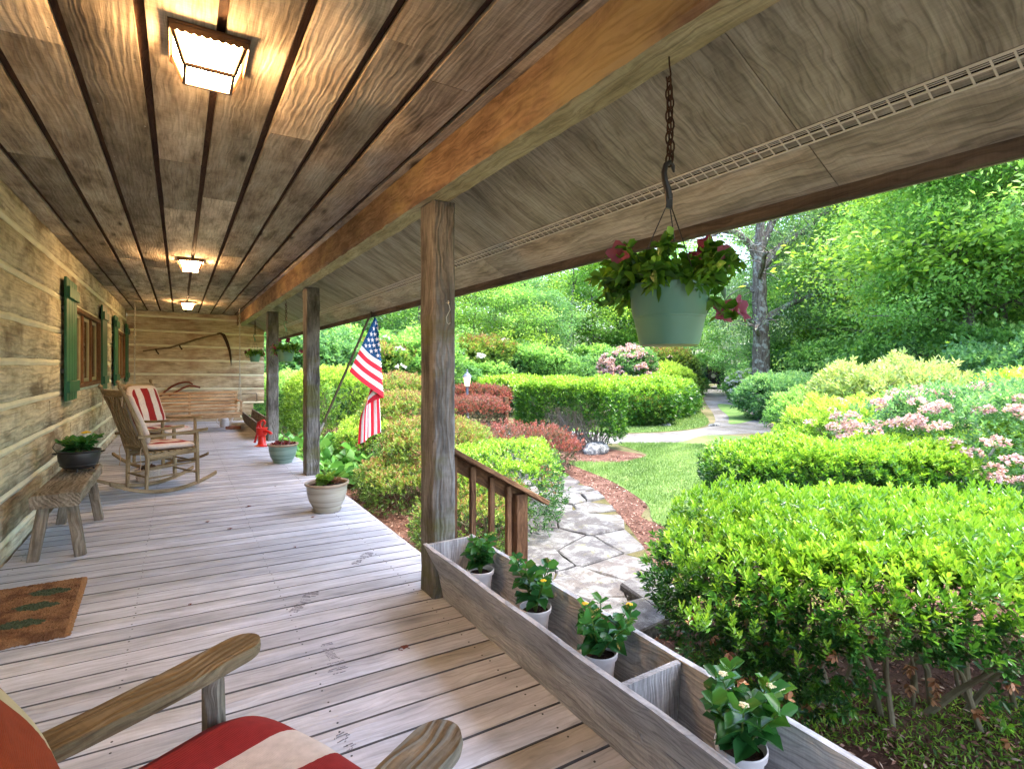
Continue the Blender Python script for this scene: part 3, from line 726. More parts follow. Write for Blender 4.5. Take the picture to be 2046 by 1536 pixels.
# ------------------------------------------------------------------ potted plants
def lantana(parent, base, h, spread, nst, rr, size=.075, bloom=3, mat='leaf_lantana', cream=False, z_up=.8):
    r = np.random.default_rng(rr); P, D, L, v = [], [], [], []; st = MB(rr); tops = []
    for k in range(nst):
        a = 2 * PI * k / nst + r.uniform(-.4, .4); q = r.uniform(.3, 1) * spread; top = Vector((math.cos(a) * q, math.sin(a) * q, h * r.uniform(.6, 1))) 
        b0 = Vector(base); pts = [b0 + top * t + Vector((0, 0, .25 * h * t * (1 - t))) for t in (0, .33, .66, 1)]
        st.tube(pts, [.004, .0035, .003, .002], 6); tops.append(pts[-1])
        nodes = 6
        for i in range(nodes):
            t = .25 + .75 * i / (nodes - 1); p = b0 + top * t + Vector((0, 0, .25 * h * t * (1 - t))); ph = (i % 2) * PI / 2 + r.uniform(-.3, .3)
            for s_ in ((0, PI) if i < nodes - 1 else (0, 2.1, 4.2)):
                P.append(p); D.append((math.cos(ph + s_), math.sin(ph + s_), r.uniform(.0, .7) if i < nodes - 1 else .8)); L.append(size * (1.15 - .45 * t) * r.uniform(.8, 1.25)); v.append(.25 + .55 * t * r.uniform(.3, 1.2))
    st.build('stem', M['gstem'], parent)
    P, D, L, v = map(np.array, (P, D, L, v))
    leaves('foliage', P, D, L, L * .62, v, M[mat], r, parent, True, .25)
    fm = []
    for k in range(min(bloom, len(tops))):
        m = MB(k); c = tops[(k * 2 + rr) % len(tops)] + Vector((0, 0, .018)); 
        for i in range(14):
            a = i * 2.4; q = .0125 * math.sqrt(i / 14); p = c + Vector((math.cos(a) * q, math.sin(a) * q, .004 - q * .35))
            m.lathe([(.0005, 0), (.0042, .002), (.0042, .004), (.001, .005)], 6, p)
        m.build('flower', M['cream' if cream else 'yellow'], parent)
def white_pot(x, y, label, rr, **k):
    zb = .07; t = thing('potted_lantana', label, 'potted plant', (x, y, zb), 0, 'white pots of lantana in the planter trough')
    m = MB(); m.lathe([(.044, 0), (.05, .004), (.062, .125), (.062, .128), (.070, .131), (.072, .15), (.068, .152), (.064, .148), (.060, .12)], 36, close=False)
    m.lathe([(.0001, .001), (.045, .001)], 36, close=False); m.build('pot', M['wpot'], t)
    m = MB(rr); n = 20
    m.grid(lambda u, w: (.0615 * u * math.cos(w * 6.2832), .0615 * u * math.sin(w * 6.2832), .128 + m.r.uniform(-.004, .004) * (u > 0)), 6, n); m.build('soil', M['soil'], t)
    lantana(t, (0, 0, .125), **k, rr=rr); return t
white_pot(1.355, 2.50, 'white pot of leafy lantana without open flowers, closest to the large post', 3, h=.20, spread=.08, nst=6, bloom=0)
white_pot(1.355, 1.985, 'white pot of lantana with one small yellow flower, second in the trough from the post', 5, h=.22, spread=.12, nst=7, bloom=2)
white_pot(1.352, 1.555, 'white pot of lantana with two yellow flowers, beside the trough divider', 8, h=.21, spread=.14, nst=8, bloom=3)
white_pot(1.360, .955, 'white pot of lantana with cream flowers, nearest to the foreground rocking chair', 12, h=.20, spread=.15, nst=9, bloom=4, cream=True, size=.08)

def glazed(x, y, r_, h, mat, label, name='glazed_pot', saucer=True):
    t = thing(name, label, 'flower pot', (x, y, fz(x)), 0, 'glazed pots standing on the deck edge')
    b = .012 if saucer else 0
    if saucer: m = MB(); m.lathe([(.0001, .001), (r_ * .62, 0), (r_ * .70, .02), (r_ * .66, .022), (r_ * .62, .008), (.0001, .008)], 40, close=False); m.build('saucer', M['gbeige'], t)
    m = MB(); R_ = r_
    m.lathe([(R_ * .55, b), (R_ * .6, b), (R_ * .64, b + .03 * h / .28), (R_ * .82, b + h * .36), (R_ * .91, b + h * .66), (R_ * .92, b + h * .88)], 48, close=False); m.build('body', M[mat], t)
    m = MB(); m.lathe([(R_ * .92, b + h * .88), (R_ * .98, b + h * .91), (R_ * 1.02, b + h * .95), (R_ * 1.01, b + h), (R_ * .95, b + h * 1.005), (R_ * .88, b + h * .97), (R_ * .86, b + h * .8)], 48, close=False); m.build('rim', M['grim'], t)
    m = MB(3); m.grid(lambda u, w: (R_ * .875 * u * math.cos(w * 6.2832), R_ * .875 * u * math.sin(w * 6.2832), b + h * .87 + m.r.uniform(-.004, .004)), 6, 24); m.build('soil', M['soil'], t)
    return t, b + h * .87
t, zt1 = glazed(1.165, 5.13, .195, .255, 'gbeige', 'beige glazed pot with yellow leafed plant on a saucer, before the flag post')
lantana(t, (-.02, 0, zt1), .11, .09, 7, 21, size=.07, bloom=0, mat='leaf_yel')
lantana(t, (.06, .03, zt1), .06, .07, 5, 23, size=.05, bloom=0, mat='leaf_brown')
t, zt1 = glazed(1.22, 7.98, .20, .265, 'ggreen', 'celadon green glazed pot with dark red succulents and driftwood, beside the red pump', saucer=False)
r2 = np.random.default_rng(4); P, D = [], []
for k in range(7):
    a = k * 2.4; q = .05 + .016 * k; c = np.array((math.cos(a) * q, math.sin(a) * q, zt1 + .01))
    for i in range(16): b = i * 2.4; P.append(c); D.append((math.cos(b), math.sin(b), .25 + .08 * i))
P, D = np.array(P), np.array(D); leaves('succulent', P, D, .07, .03, r2.random(len(P)), M['sedum'], r2, t, True)
m = MB(1); m.tube([(.0, .02, zt1), (-.01, .03, zt1 + .07), (.02, .02, zt1 + .13), (.07, .0, zt1 + .11), (.09, -.02, zt1 + .04), (.1, -.03, zt1)], [.012, .010, .009, .009, .010, .008], 8)
m.tube([(.02, .02, zt1 + .13), (-.01, .05, zt1 + .19), (-.0, .07, zt1 + .22)], [.008, .006, .003], 6); m.build('driftwood', M['bench'], t)

# cauldron on bench
bn = thing('wooden_bench', 'rough thick plank bench with splayed legs against the log wall', 'bench', (-.70, 5.2, 0))
m = MB(4); m.beam((0, -.575, .398), (0, .64, .398), .262, .088, ch=.008, seg=14, rough=.003); m.build('seat', M['bench'], bn, smooth=30)
for sx, sy in ((-1, -1), (1, -1), (-1, 1), (1, 1)):
    m = MB(sx + sy * 3); m.beam((sx * .072, sy * .47, .358), (sx * .125, sy * .50, fz(-.70 + sx * .125) + .002), .062, .062, up=(0, 1, 0), ch=.004, seg=4, rough=.001); m.build('leg', M['bench'], bn)
kt = thing('cast_iron_pot', 'black cast iron cauldron with a yellow flowering plant on the bench', 'planted cauldron', (-.69, 5.56, .443))
m = MB(); m.lathe([(.05, .022), (.095, .024), (.118, .045), (.134, .09), (.138, .13), (.136, .15), (.146, .158), (.147, .166), (.138, .168), (.130, .155), (.128, .13)], 40, close=False); m.lathe([(.0001, .022), (.05, .022)], 40, close=False)
m.lathe([(.1225, .048), (.127, .052), (.1245, .058)], 40, close=False); m.build('bowl', M['iron'], kt)
for k in range(3):
    a = k * 2.094 + .5; m = MB(); m.tube([(math.cos(a) * .09, math.sin(a) * .09, .03), (math.cos(a) * .105, math.sin(a) * .105, .001)], [.010, .006], 8); m.build('foot', M['iron'], kt)
for s_ in (-1, 1): m = MB(); m.tube([(s_ * .138, -.02, .145), (s_ * .165, -.018, .15), (s_ * .168, 0, .15), (s_ * .165, .018, .15), (s_ * .138, .02, .145)], .005, 8); m.build('lug', M['iron'], kt)
m = MB(); m.tube([(-.12, -.1, .16), (-.16, -.04, .20), (-.15, .0, .235), (-.05, .0, .20), (.05, -.10, .17)], .003, 6); m.build('bail_handle', M['iron'], kt)
m = MB(3); m.grid(lambda u, w: (.13 * u * math.cos(w * 6.2832), .13 * u * math.sin(w * 6.2832), .145 + m.r.uniform(-.004, .004)), 6, 20); m.build('soil', M['soil'], kt)
lantana(kt, (0, 0, .14), .13, .13, 9, 31, size=.075, bloom=1)
m = MB()
for i in range(30): a = i * 2.4; q = .022 * math.sqrt(i / 30); m.lathe([(.001, 0), (.008, .003), (.008, .007), (.002, .009)], 6, (.05 + math.cos(a) * q * 1.3, -.05 + math.sin(a) * q * 1.3, .315 - q * .5))
m.build('flower', M['yellow'], kt)

# ------------------------------------------------------------------ rocking chairs
def turned(m, p0, p1, r0, n=10, knob=False):
    p0, p1 = Vector(p0), Vector(p1); prof = [(0, .78), (.04, .95), (.3, 1), (.6, 1), (.95, .9), (1, .8)]
    pts = [p0.lerp(p1, t) for t, _ in prof]; rd = [r0 * q for _, q in prof]
    if knob:
        d = (p1 - p0).normalized(); pts += [p1 + d * .008, p1 + d * .02, p1 + d * .035, p1 + d * .046]; rd += [r0 * .6, r0 * 1.05, r0 * 1.0, r0 * .35]
    m.tube(pts, rd, n)
def rocking_chair(label, loc, rz, armm='rocker', wide=.06):
    t = thing('rocking_chair', label, 'rocking chair', loc, rz, 'wooden porch rocking chairs')
    W = .26
    for s_ in (-1, 1):
        m = MB(); turned(m, (.235, s_ * W, .035), (.225, s_ * W, .60), .021 if wide < .07 else .026); m.build('front_leg', M['armgrey' if wide > .07 else 'rocker'], t)
        m = MB(); pts = [(-.245, s_ * .225, .03), (-.235, s_ * .23, .38), (-.33, s_ * .24, .75), (-.46, s_ * .245, 1.06)]
        m.tube([Vector(p) for p in pts] + [Vector((-.467, s_ * .245, 1.075)), Vector((-.475, s_ * .245, 1.09)), Vector((-.482, s_ * .245, 1.108)), Vector((-.486, s_ * .245, 1.12))], [.017, .022, .022, .018, .011, .021, .020, .008], 10); m.build('rear_post', M['rocker'], t)
        m = MB(s_ + 2)
        pts, rd = [], []
        us = [k / 15 * .92 for k in range(16)] + [.92 + .08 * math.sin(q * PI / 16) for q in range(1, 9)]; n = len(us) - 1
        # paddle arm
        vs, gs = [], []
        for k in range(n + 1):
            u = us[k]; x = -.34 + .68 * u; hw = wide * .5 * (.62 + .38 * min(1, u * 1.3)) * (math.sqrt(max(.0, 1 - ((u - .92) / .08) ** 2)) if u > .92 else 1) + .0005
            zc = .602 + .018 * u - .012 * math.sin(u * PI)
            for (a, b) in ((-hw, .002), (-hw * .9, .013), (hw * .9, .013), (hw, .002), (hw * .92, -.013), (-hw * .92, -.013)):
                vs.append((x, s_ * (W + .005) + a, zc + b)); gs.append((x, a, b))
        fs = [(5, 4, 3, 2, 1, 0), tuple(range(n * 6, n * 6 + 6))] + [(k * 6 + i, k * 6 + (i + 1) % 6, k * 6 + 6 + (i + 1) % 6, k * 6 + 6 + i) for k in range(n) for i in range(6)]
        m._add(vs, gs, fs); m.build('arm', M[armm if s_ > 0 else ('armgrey' if wide > .07 else armm)], t, smooth=30)
        m = MB(); arc = lambda q: Vector((0, 0, .13 * (2 * q - 1.08) ** 2))
        m.beam((-.56, s_ * .24, .018), (.43, s_ * .26, .018), .034, .036, ch=.006, seg=18, arc=arc); m.build('rocker_runner', M['rocker'], t)
        m = MB()
        for z in (.17, .27): turned(m, (-.235, s_ * .23, z), (.232, s_ * W, z + .01), .010, 8)
        m.build('side_stretcher', M['rocker'], t)
        m = MB(); m.beam((-.235, s_ * .225, .385), (.235, s_ * W, .405), .03, .05, ch=.006, seg=4); m.build('side_rail', M['rocker'], t)
    m = MB()
    for z in (.16, .28): turned(m, (.232, -W, z), (.232, W, z), .010, 8)
    m.build('front_stretcher', M['rocker'], t)
    m = MB(); turned(m, (-.24, -.225, .18), (-.24, .225, .18), .010, 8); m.build('rear_stretcher', M['rocker'], t)
    m = MB(); m.beam((-.447, -.24, 1.03), (-.447, .24, 1.03), .026, .075, up=(-.36, 0, 1), ch=.008, seg=4); m.build('crest_rail', M['rocker'], t)
    m = MB(); m.beam((-.262, -.23, .47), (-.262, .23, .47), .024, .05, up=(-.2, 0, 1), ch=.006, seg=3); m.build('lower_rail', M['rocker'], t)
    for k in range(7):
        y_ = -.183 + .061 * k; m = MB(k); m.beam((-.268, y_, .48), (-.438, y_, 1.005), .026, .012, up=(1, 0, .3), ch=.003, seg=4, arc=lambda q: Vector((-.018 * math.sin(q * PI), 0, 0))); m.build('back_slat', M['rocker'], t)
    for k in range(8):
        x = -.21 + .062 * k; m = MB(k); m.beam((x, -.265, .425 + .02 * abs(x)), (x, .265, .425 + .02 * abs(x)), .046, .014, ch=.005, seg=3); m.build('seat_slat', M['rocker'] if wide < .07 else M['armgrey'], t)
    return t
def cushion(label, loc, rz, sx, sy, sz_, mats, tilt=0, name='seat_cushion', group=None, ties=False, sag=0):
    t = thing(name, label, 'cushion', loc, rz, group)
    m = MB(); m.pillow(sx, sy, sz_, 1, sag); o = m.build('cover', [M[q] for q in mats], t, smooth=60); o.rotation_euler = (0, tilt, 0)
    if ties:
        for s_ in (-1, 1):
            m = MB(); e = Vector((-sx / 2 * math.cos(tilt), s_ * (sy / 2 - .02), sx / 2 * math.sin(tilt)))
            if ties == 'low': pts = [e, e + Vector((-.05, s_ * .03, .0)), e + Vector((-.06, s_ * .035, -.06)), e + Vector((-.05, s_ * .03, -.16)), e + Vector((-.06, s_ * .035, -.22))]
            else: pts = [e, e + Vector((-.05, s_ * .02, .03)), e + Vector((-.07, s_ * .035, -.01)), e + Vector((-.075, s_ * .03, -.12))]
            m.tube(pts, .004, 6); m.build('tie', M['rope'], t)
    return t
def xf(origin, rz, p): c, s_ = math.cos(rz), math.sin(rz); return (origin[0] + c * p[0] - s_ * p[1], origin[1] + s_ * p[0] + c * p[1], origin[2] + p[2])
grp_c = 'striped cushions on the rocking chairs'
oA, aA = (-.15, 6.86, fz(-.15)), R(24)
rocking_chair('slatted wooden rocking chair seen from behind, beside the plank bench', oA, aA)
cushion('red and white striped seat cushion tied to the rocking chair beside the bench', xf(oA, aA, (.0, 0, .47)), aA, .50, .47, .07, ('cush', 'cushside'), R(3), 'seat_cushion', grp_c, 'low')
cushion('back cushion leaning with its pale side toward us on the rocking chair beside the bench', xf(oA, aA, (-.29, 0, .77)), aA, .56, .44, .075, ('cush', 'cushside'), R(70), 'back_cushion', grp_c, 'top')
oB, aB = (-.16, 8.42, fz(-.16)), R(-44)
rocking_chair('wooden rocking chair turned toward us with striped back cushion, before the swing', oB, aB)
cushion('red and white striped seat cushion on the rocking chair that faces us', xf(oB, aB, (.02, 0, .47)), aB, .48, .46, .07, ('cush', 'cushside'), R(3), 'seat_cushion', grp_c)
cushion('upright red and white striped back cushion on the rocking chair that faces us', xf(oB, aB, (-.29, 0, .77)), aB, .58, .46, .085, ('cush', 'cushside'), R(70), 'back_cushion', grp_c, 'top')
oC, aC = (.001, 1.067, fz(0)), R(26.1)
cC = rocking_chair('weathered rocking chair with wide paddle arms in the foreground', oC, aC, 'arm', .09)
cC.scale = (1, 1.185, 1.01)
cushion('red and white striped seat cushion on the foreground rocking chair', xf(oC, aC, (.055, 0, .487)), aC, .50, .54, .09, ('cushnear', 'cushnear'), R(2), 'seat_cushion', grp_c)
cushion('rust orange and cream striped back cushion on the foreground rocking chair', xf(oC, aC, (-.262, .0, .745)), aC, .58, .52, .14, ('cushorange', 'cushorange'), R(68), 'back_cushion', grp_c)

# wicker basket of pine cones
wb = thing('wicker_basket', 'white wicker basket of pine cones under the rocking chair beside the bench', 'basket', (-.30, 7.35, fz(-.3)))
m = MB()
for k in range(9):
    rr = .10 + .02 * k / 9 + .006 * (k % 2); m.tube([(math.cos(a) * rr, math.sin(a) * rr, .01 + .016 * k) for a in [i * PI / 12 for i in range(24)]], .009, 6, closed=True)
m.lathe([(.0001, .005), (.1, .005)], 24, close=False); m.build('weave', M['straw'], wb)
for k in range(7):
    a = k * 2.4; q = .03 + .008 * k; m = MB(k)
    for i in range(8): m.lathe([(.006, 0), (.024 * math.sin((i + 1) / 9 * PI) + .004, .004), (.008, .007)], 9, (math.cos(a) * q, math.sin(a) * q, .125 + i * .0075))
    m.build('pine_cone', M['pinecone'], wb)

# doormat
dm = thing('doormat', 'thick brown coir doormat with faded green leaf prints', 'doormat', (-.72, 3.74, 0), R(2))
m = MB(7); n = 60; vs = []
def mt(u, w):
    x = (u - .5) * .52; y_ = (w - .5) * .84; e = min(1, min(.5 - abs(u - .5), (.5 - abs(w - .5)) * 1.6) * 22)
    return (x + m.r.uniform(-.003, .003), y_ + m.r.uniform(-.003, .003), fz(x - .72) + .004 + .020 * math.sqrt(max(0, e)) + m.r.uniform(-.0035, .0035))
m.grid(mt, 90, 130); k = 0
for f in range(len(m.f)):
    i, j = divmod(f, 130); x = (i / 90 - .5) * .52; y_ = (j / 130 - .5) * .84; mi = 0
    for cx_, cy_ in ((.10, .22), (.07, .02), (.04, -.2)):
        a = R(-12); dx, dy = x - cx_, y_ - cy_; u = dx * math.cos(a) + dy * math.sin(a); w = -dx * math.sin(a) + dy * math.cos(a)
        if abs(w) < .055 * (1 - (u / .105) ** 2) + .006 * math.sin(u * 90) and abs(u) < .105: mi = 1
    if x > .235: mi = 2
    m.mi[f] = mi
m.build('pile', [M['coir'], M['coirgreen'], M['coiredge']], dm, smooth=0)

# small debris on the deck
for i, (x, y_) in enumerate([(.72, 4.18), (.35, 4.9), (.9, 2.42), (.05, 3.45), (1.0, 4.95), (.55, 5.6), (.9, 6.4), (.2, 5.2)]):
    m = MB(i); r = random.Random(i); a = r.uniform(0, 6); s_ = .012 + .01 * (i % 3)
    pts = [(x + math.cos(a + k * .9) * s_ * r.uniform(.4, 1), y_ + math.sin(a + k * .9) * s_ * r.uniform(.4, 1)) for k in range(6)]
    m.tube([(p[0], p[1], fz(p[0]) + .003 + .002 * (q % 3)) for q, p in enumerate(pts)], .0016, 5)
    vs = [(x, y_, fz(x) + .002), (x + s_, y_ + s_ * .3, fz(x) + .006), (x + s_ * .8, y_ + s_, fz(x) + .003), (x - s_ * .2, y_ + s_ * .8, fz(x) + .007)]
    m._add(vs + [(v[0], v[1], v[2] - .001) for v in vs], vs + vs, [(0, 1, 2, 3), (7, 6, 5, 4)])
    tag(m.build('dry_leaf', M['leafdry'], smooth=0), 'tiny curled dry leaf on the boards, ' + ['short of the beige pot', 'in the middle of the deck past the doormat', 'closest to the large post foot', 'near the doormat corner', 'just before the beige pot', 'between the bench and the beige pot', 'near the green pot', 'beside the bench end'][i], 'dry leaf', 'dry leaves scattered on the deck')

# ------------------------------------------------------------------ red pump
pu = thing('hand_pump', 'small red painted hand water pump beside the far post', 'hand pump', (1.165, 9.75, fz(1.165)), R(-60))
pu.scale = (1.35, 1.25, 1.02)
m = MB(); m.lathe([(.075, 0), (.08, .012), (.055, .03), (.048, .05), (.052, .055), (.046, .065), (.044, .17), (.062, .19), (.062, .285), (.072, .288), (.072, .302), (.05, .304), (.045, .295)], 24); m.build('barrel', M['pump'], pu)
m = MB(); m.tube([(.05, 0, .245), (.10, 0, .248), (.15, 0, .235), (.175, 0, .21)], [.034, .026, .021, .022], 12); m.build('spout', M['pump'], pu)
m = MB(); m.tube([(-.02, 0, .29), (-.04, 0, .36), (-.02, 0, .41), (.03, 0, .425), (.06, 0, .40), (.05, 0, .36)], [.016, .015, .015, .015, .013, .012], 10); m.tube([(.02, 0, .30), (.05, 0, .38)], .006, 8); m.build('lever_bracket', M['pump'], pu)
m = MB(); m.tube([(-.01, 0, .40), (-.06, 0, .385), (-.085, 0, .30), (-.09, 0, .19), (-.12, 0, .09), (-.135, 0, .05)], [.016, .016, .013, .012, .014, .016], 10); m.build('handle', M['pump'], pu)
for a in (0, 2.1, 4.2): m = MB(); m.tube([(math.cos(a) * .07, math.sin(a) * .07, .01), (math.cos(a) * .09, math.sin(a) * .09, .001)], .009, 8); m.build('foot', M['pump'], pu)

# far trough planter (low boards beyond the pump)
ft = thing('low_planter_box', 'low dark wooden planter box along the deck edge near the swing', 'planter box')
for (xt, xb, y0, y1, zt_) in ((1.19, 1.30, 10.75, 14.0, .26), (1.46, 1.42, 10.75, 14.0, .26)):
    slab('side_board', [(xt, y0, zt_), (xb, y0, -.05), (xb + .025, y0, -.05), (xt + .025, y0, zt_), (xt, y1, zt_), (xb, y1, -.05), (xb + .025, y1, -.05), (xt + .025, y1, zt_)], M['bench'], ft, int(xt * 10))
slab('end_board', [(1.325, 10.75, -.045), (1.418, 10.75, -.045), (1.455, 10.75, .24), (1.22, 10.75, .24), (1.325, 10.775, -.045), (1.418, 10.775, -.045), (1.455, 10.775, .24), (1.22, 10.775, .24)], M['bench'], ft)
# watering can and bricks by the end wall
wc = thing('watering_can', 'chipped white watering can on the deck under the swing end', 'watering can', (.83, 13.1, fz(.83)))
m = MB(); m.lathe([(.0001, 0), (.085, 0), (.085, .17), (.06, .21), (.055, .2)], 20, close=False); m.build('body', M['whitemetal'], wc)
m = MB(); m.tube([(.07, 0, .05), (.14, 0, .14), (.19, 0, .25)], [.025, .018, .014], 8); m.build('spout', M['whitemetal'], wc)
m = MB(); m.tube([(-.08, 0, .05), (-.15, 0, .12), (-.12, 0, .22), (-.02, 0, .27), (.05, 0, .22)], .01, 8); m.build('handle', M['whitemetal'], wc)
for i, (x, y_, a, zz) in enumerate([(.93, 12.65, .3, 0), (1.0, 12.6, -.2, 0)]):
    m = MB(i); m.beam((-.1, 0, .032), (.1, 0, .032), .095, .06, ch=.006, seg=3, rough=.002); o = m.build('brick', M['claybrick']); o.location = (x, y_, fz(x)); o.rotation_euler = (0, 0, a)
    tag(o, 'old clay brick lying by the watering can, %s the low planter box' % ('farther from' if i == 0 else 'touching'), 'brick', 'bricks lying by the watering can')

# ------------------------------------------------------------------ porch swing
def chain(m, p0, p1, link=.05, r_=.0035, w=.018):
    p0, p1 = Vector(p0), Vector(p1); L = (p1 - p0).length; n = max(2, int(L / (link * .72))); d = (p1 - p0).normalized()
    a = d.cross(Vector((.3, .9, .1))).normalized(); b = d.cross(a)
    for k in range(n):
        c = p0 + d * (L * (k + .5) / n); s_ = a if k % 2 else b
        m.tube([c + d * (math.cos(t) * link * .5) + s_ * (math.sin(t) * w * .5) for t in [i * PI / 5 for i in range(10)]], r_, 5, closed=True)
sw = thing('porch_swing', 'slatted wooden porch swing hanging on chains before the end wall', 'porch swing', (.18, 12.35, 0))
x0, x1 = -.88, .87
for k in range(6):
    t_ = k / 5; m = MB(k); m.beam((x0, .33 + .10 * t_, .37 + .35 * t_), (x1, .33 + .10 * t_, .37 + .35 * t_), .018, .044, up=(0, .3, 1), ch=.004, seg=4, rough=.0005); m.build('back_slat', M['swing'], sw)
for k in range(6): m = MB(k); m.beam((x0, -.2 + .09 * k, .33 - .012 * k), (x1, -.2 + .09 * k, .33 - .012 * k), .07, .018, ch=.004, seg=4); m.build('seat_slat', M['swing'], sw)
m = MB(); m.beam((x0, -.235, .285), (x1, -.235, .285), .022, .09, ch=.004, seg=4); m.build('front_apron', M['swing'], sw)
for x in (x0 + .03, 0.0, x1 - .03):
    m = MB(); m.beam((x, .345, .28), (x, .455, .73), .04, .03, up=(0, 1, 0), ch=.003); m.beam((x, -.23, .295), (x, .34, .26), .04, .07, ch=.003); m.build('frame_rib', M['swing'], sw)
for x in (x0 - .02, x1 + .02):
    m = MB(); m.beam((x, -.24, .56), (x, .40, .55), .075, .024, ch=.006, seg=3); m.beam((x, -.20, .29), (x, -.20, .55), .045, .04, up=(1, 0, 0), ch=.004); m.build('arm', M['swing'], sw)
    m = MB(); chain(m, (x, -.18, .57), (x, .1, 1.35)); chain(m, (x, .33, .57), (x, .1, 1.35)); chain(m, (x, .1, 1.35), (x, .15, 2.42), .06, .005, .026); m.tube([(x, .15, 2.42), (x, .15, 2.46), (x, .15, 2.505)], .006, 6)
    m.build('chain', M['steel'], sw, smooth=60)

# tools on end wall
sy_ = YE - .045
sy2 = thing('scythe', 'old scythe hung on the log end wall above the swing', 'scythe')
q = 14.56 / 14.5
m = MB(); m.tube([(-.69, sy_, 1.61), (-.40, sy_ - .01, 1.665), (-.17, sy_ - .02, 1.70), (.02, sy_ - .02, 1.77), (.35, sy_ - .015, 1.90), (.62, sy_ - .01, 1.99), (.82, sy_, 2.045)], [.016, .018, .02, .021, .02, .019, .016], 8); m.build('snath', M['scythe'], sy2)
for x, z in ((-.43, 1.66), (.02, 1.77)): m = MB(); m.tube([(x - .02, sy_ - .02, z), (x, sy_ - .04, z - .06), (x + .04, sy_ - .04, z - .115)], [.018, .014, .017], 8); m.build('grip', M['rust'], sy2)
m = MB(); pts = [(.76, 2.05), (.84, 2.055), (.91, 2.02), (.98, 1.85), (1.035, 1.65), (1.06, 1.45), (1.065, 1.28)]; wd = [.02, .05, .075, .07, .055, .04, .004]; vs = []
for k, ((x, z), w) in enumerate(zip(pts, wd)):
    a, b = pts[max(0, k - 1)], pts[min(len(pts) - 1, k + 1)]; dx, dz = b[0] - a[0], b[1] - a[1]; l = math.hypot(dx, dz); nx, nz = -dz / l, dx / l
    vs += [(x + nx * w * .4, sy_ - .02, z + nz * w * .4), (x - nx * w * .6, sy_ - .02, z - nz * w * .6), (x - nx * w * .6, sy_ - .016, z - nz * w * .6), (x + nx * w * .4, sy_ - .01, z + nz * w * .4)]
m._add(vs, vs, [(k * 4 + i, k * 4 + (i + 1) % 4, k * 4 + 4 + (i + 1) % 4, k * 4 + 4 + i) for k in range(6) for i in range(4)]); m.build('blade', M['rust'], sy2)
ph = thing('plow_handles', 'pair of curved dark red wooden plow handles behind the swing', 'plow handles')
for i, pts in enumerate(([(-.40, .55), (-.27, .70), (-.14, .81), (-.0, .88), (.12, .905), (.2, .895), (.27, .85)], [(-.2, .60), (-.05, .69), (.09, .78), (.2, .82), (.3, .81), (.42, .775)])):
    m = MB(i); m.tube([(x, sy_ - .02 - .08 * i, z) for x, z in pts], [.02, .021, .022, .022, .021, .02, .017][:len(pts)], 8); m.build('handle', M['redwood'], ph)
m = MB(); m.tube([(-.02, sy_ - .02, .87), (.12, sy_ - .1, .79)], .007, 6); m.build('tie_rod', M['steel'], ph)
m = MB(); m.tube([(1.3, sy_, .60), (1.62, sy_, .60), (1.63, sy_, .57), (1.63, sy_, .42), (1.60, sy_, .40)], .008, 6); tag(m.build('iron_rod', M['iron']), 'thin bent dark iron rod fixed low on the end wall beside the far post', 'iron rod')

# ------------------------------------------------------------------ flag
fl = thing('flag_pole', 'wooden flag pole angled outward from the second post', 'flag pole')
A, B = Vector((1.487, 6.90, .493)), Vector((2.163, 6.86, 2.092))
m = MB(); m.tube([A, A.lerp(B, .5), B], [.0155, .015, .0145], 10); m.build('pole', M['pole'], fl)
m = MB(); d_ = (B - A).normalized(); m.tube([B, B + d_ * .015, B + d_ * .03, B + d_ * .06, B + d_ * .085], [.011, .017, .016, .012, .002], 10); m.build('finial', M['gold'], fl)
m = MB(); m.tube([A - d_ * .02, A + d_ * .10], .018, 10); m.beam((1.48, 6.9, .44), (1.48, 6.9, .58), .05, .008, up=(1, 0, 0)); m.build('bracket', M['steel'], fl)
fg = thing('flag', 'red, white and blue striped flag with stars hanging from the angled pole', 'flag')
def flagpos(a, b):
    """a along the hoist 0..1 from the top, b along the fly 0..1 -> point"""
    Hx, Hz = 2.150 + (1.822 - 2.150) * a, 1.929 + (1.218 - 1.929) * a
    Fx, Fz = 2.176 + (2.268 - 2.176) * a, 1.885 + (.868 - 1.885) * a
    df = math.hypot(Fx - Hx, Fz - Hz) / 1.45; bf = df
    if b < bf:
        t = b / bf; y_ = 6.83 - .02 * math.sin(t * 7 + a * 3) - .035 * t; return Vector((Hx + (Fx - Hx) * t, y_, Hz + (Fz - Hz) * t - .015 * math.sin(t * PI)))
    t = (b - bf) / (1 - bf); q_ = max(0, (a - .3) / .7); Ex, Ez = 2.245 - .30 * q_ ** .85, .42 - .14 * q_
    te = t; x = Fx + (Ex - Fx) * te ** (.55 if a > .5 else .8); z = Fz + (Ez - Fz) * te; x -= .09 * q_ * math.sin(PI * t ** .5)
    y_ = 6.795 + .05 * min(1, t * 6) + .035 * math.sin(a * 13 + .5) * min(1, t * 3) + .02 * math.sin(t * 5)
    return Vector((x, y_ + .03 + .05 * (1 - q_) * min(1, t * 4), z))
na, nb = 78, 70
vs = [flagpos(i / na, j / nb) for i in range(na + 1) for j in range(nb + 1)]; parts_f = {'r': [], 'w': [], 'b': []}
m = MB(); fs = []; mi = []
for i in range(na):
    st = int((i + .5) / na * 13)
    for j in range(nb):
        fs.append((i * (nb + 1) + j, (i + 1) * (nb + 1) + j, (i + 1) * (nb + 1) + j + 1, i * (nb + 1) + j + 1)); mi.append(2 if (st < 7 and j / nb < .4) else (0 if st % 2 == 0 else 1))
m._add(vs, [(v[0], v[1], v[2]) for v in vs], fs); m.mi = mi
fo = m.build('cloth', [M['red'], M['white'], M['blue']], fg, smooth=80)
m = MB()
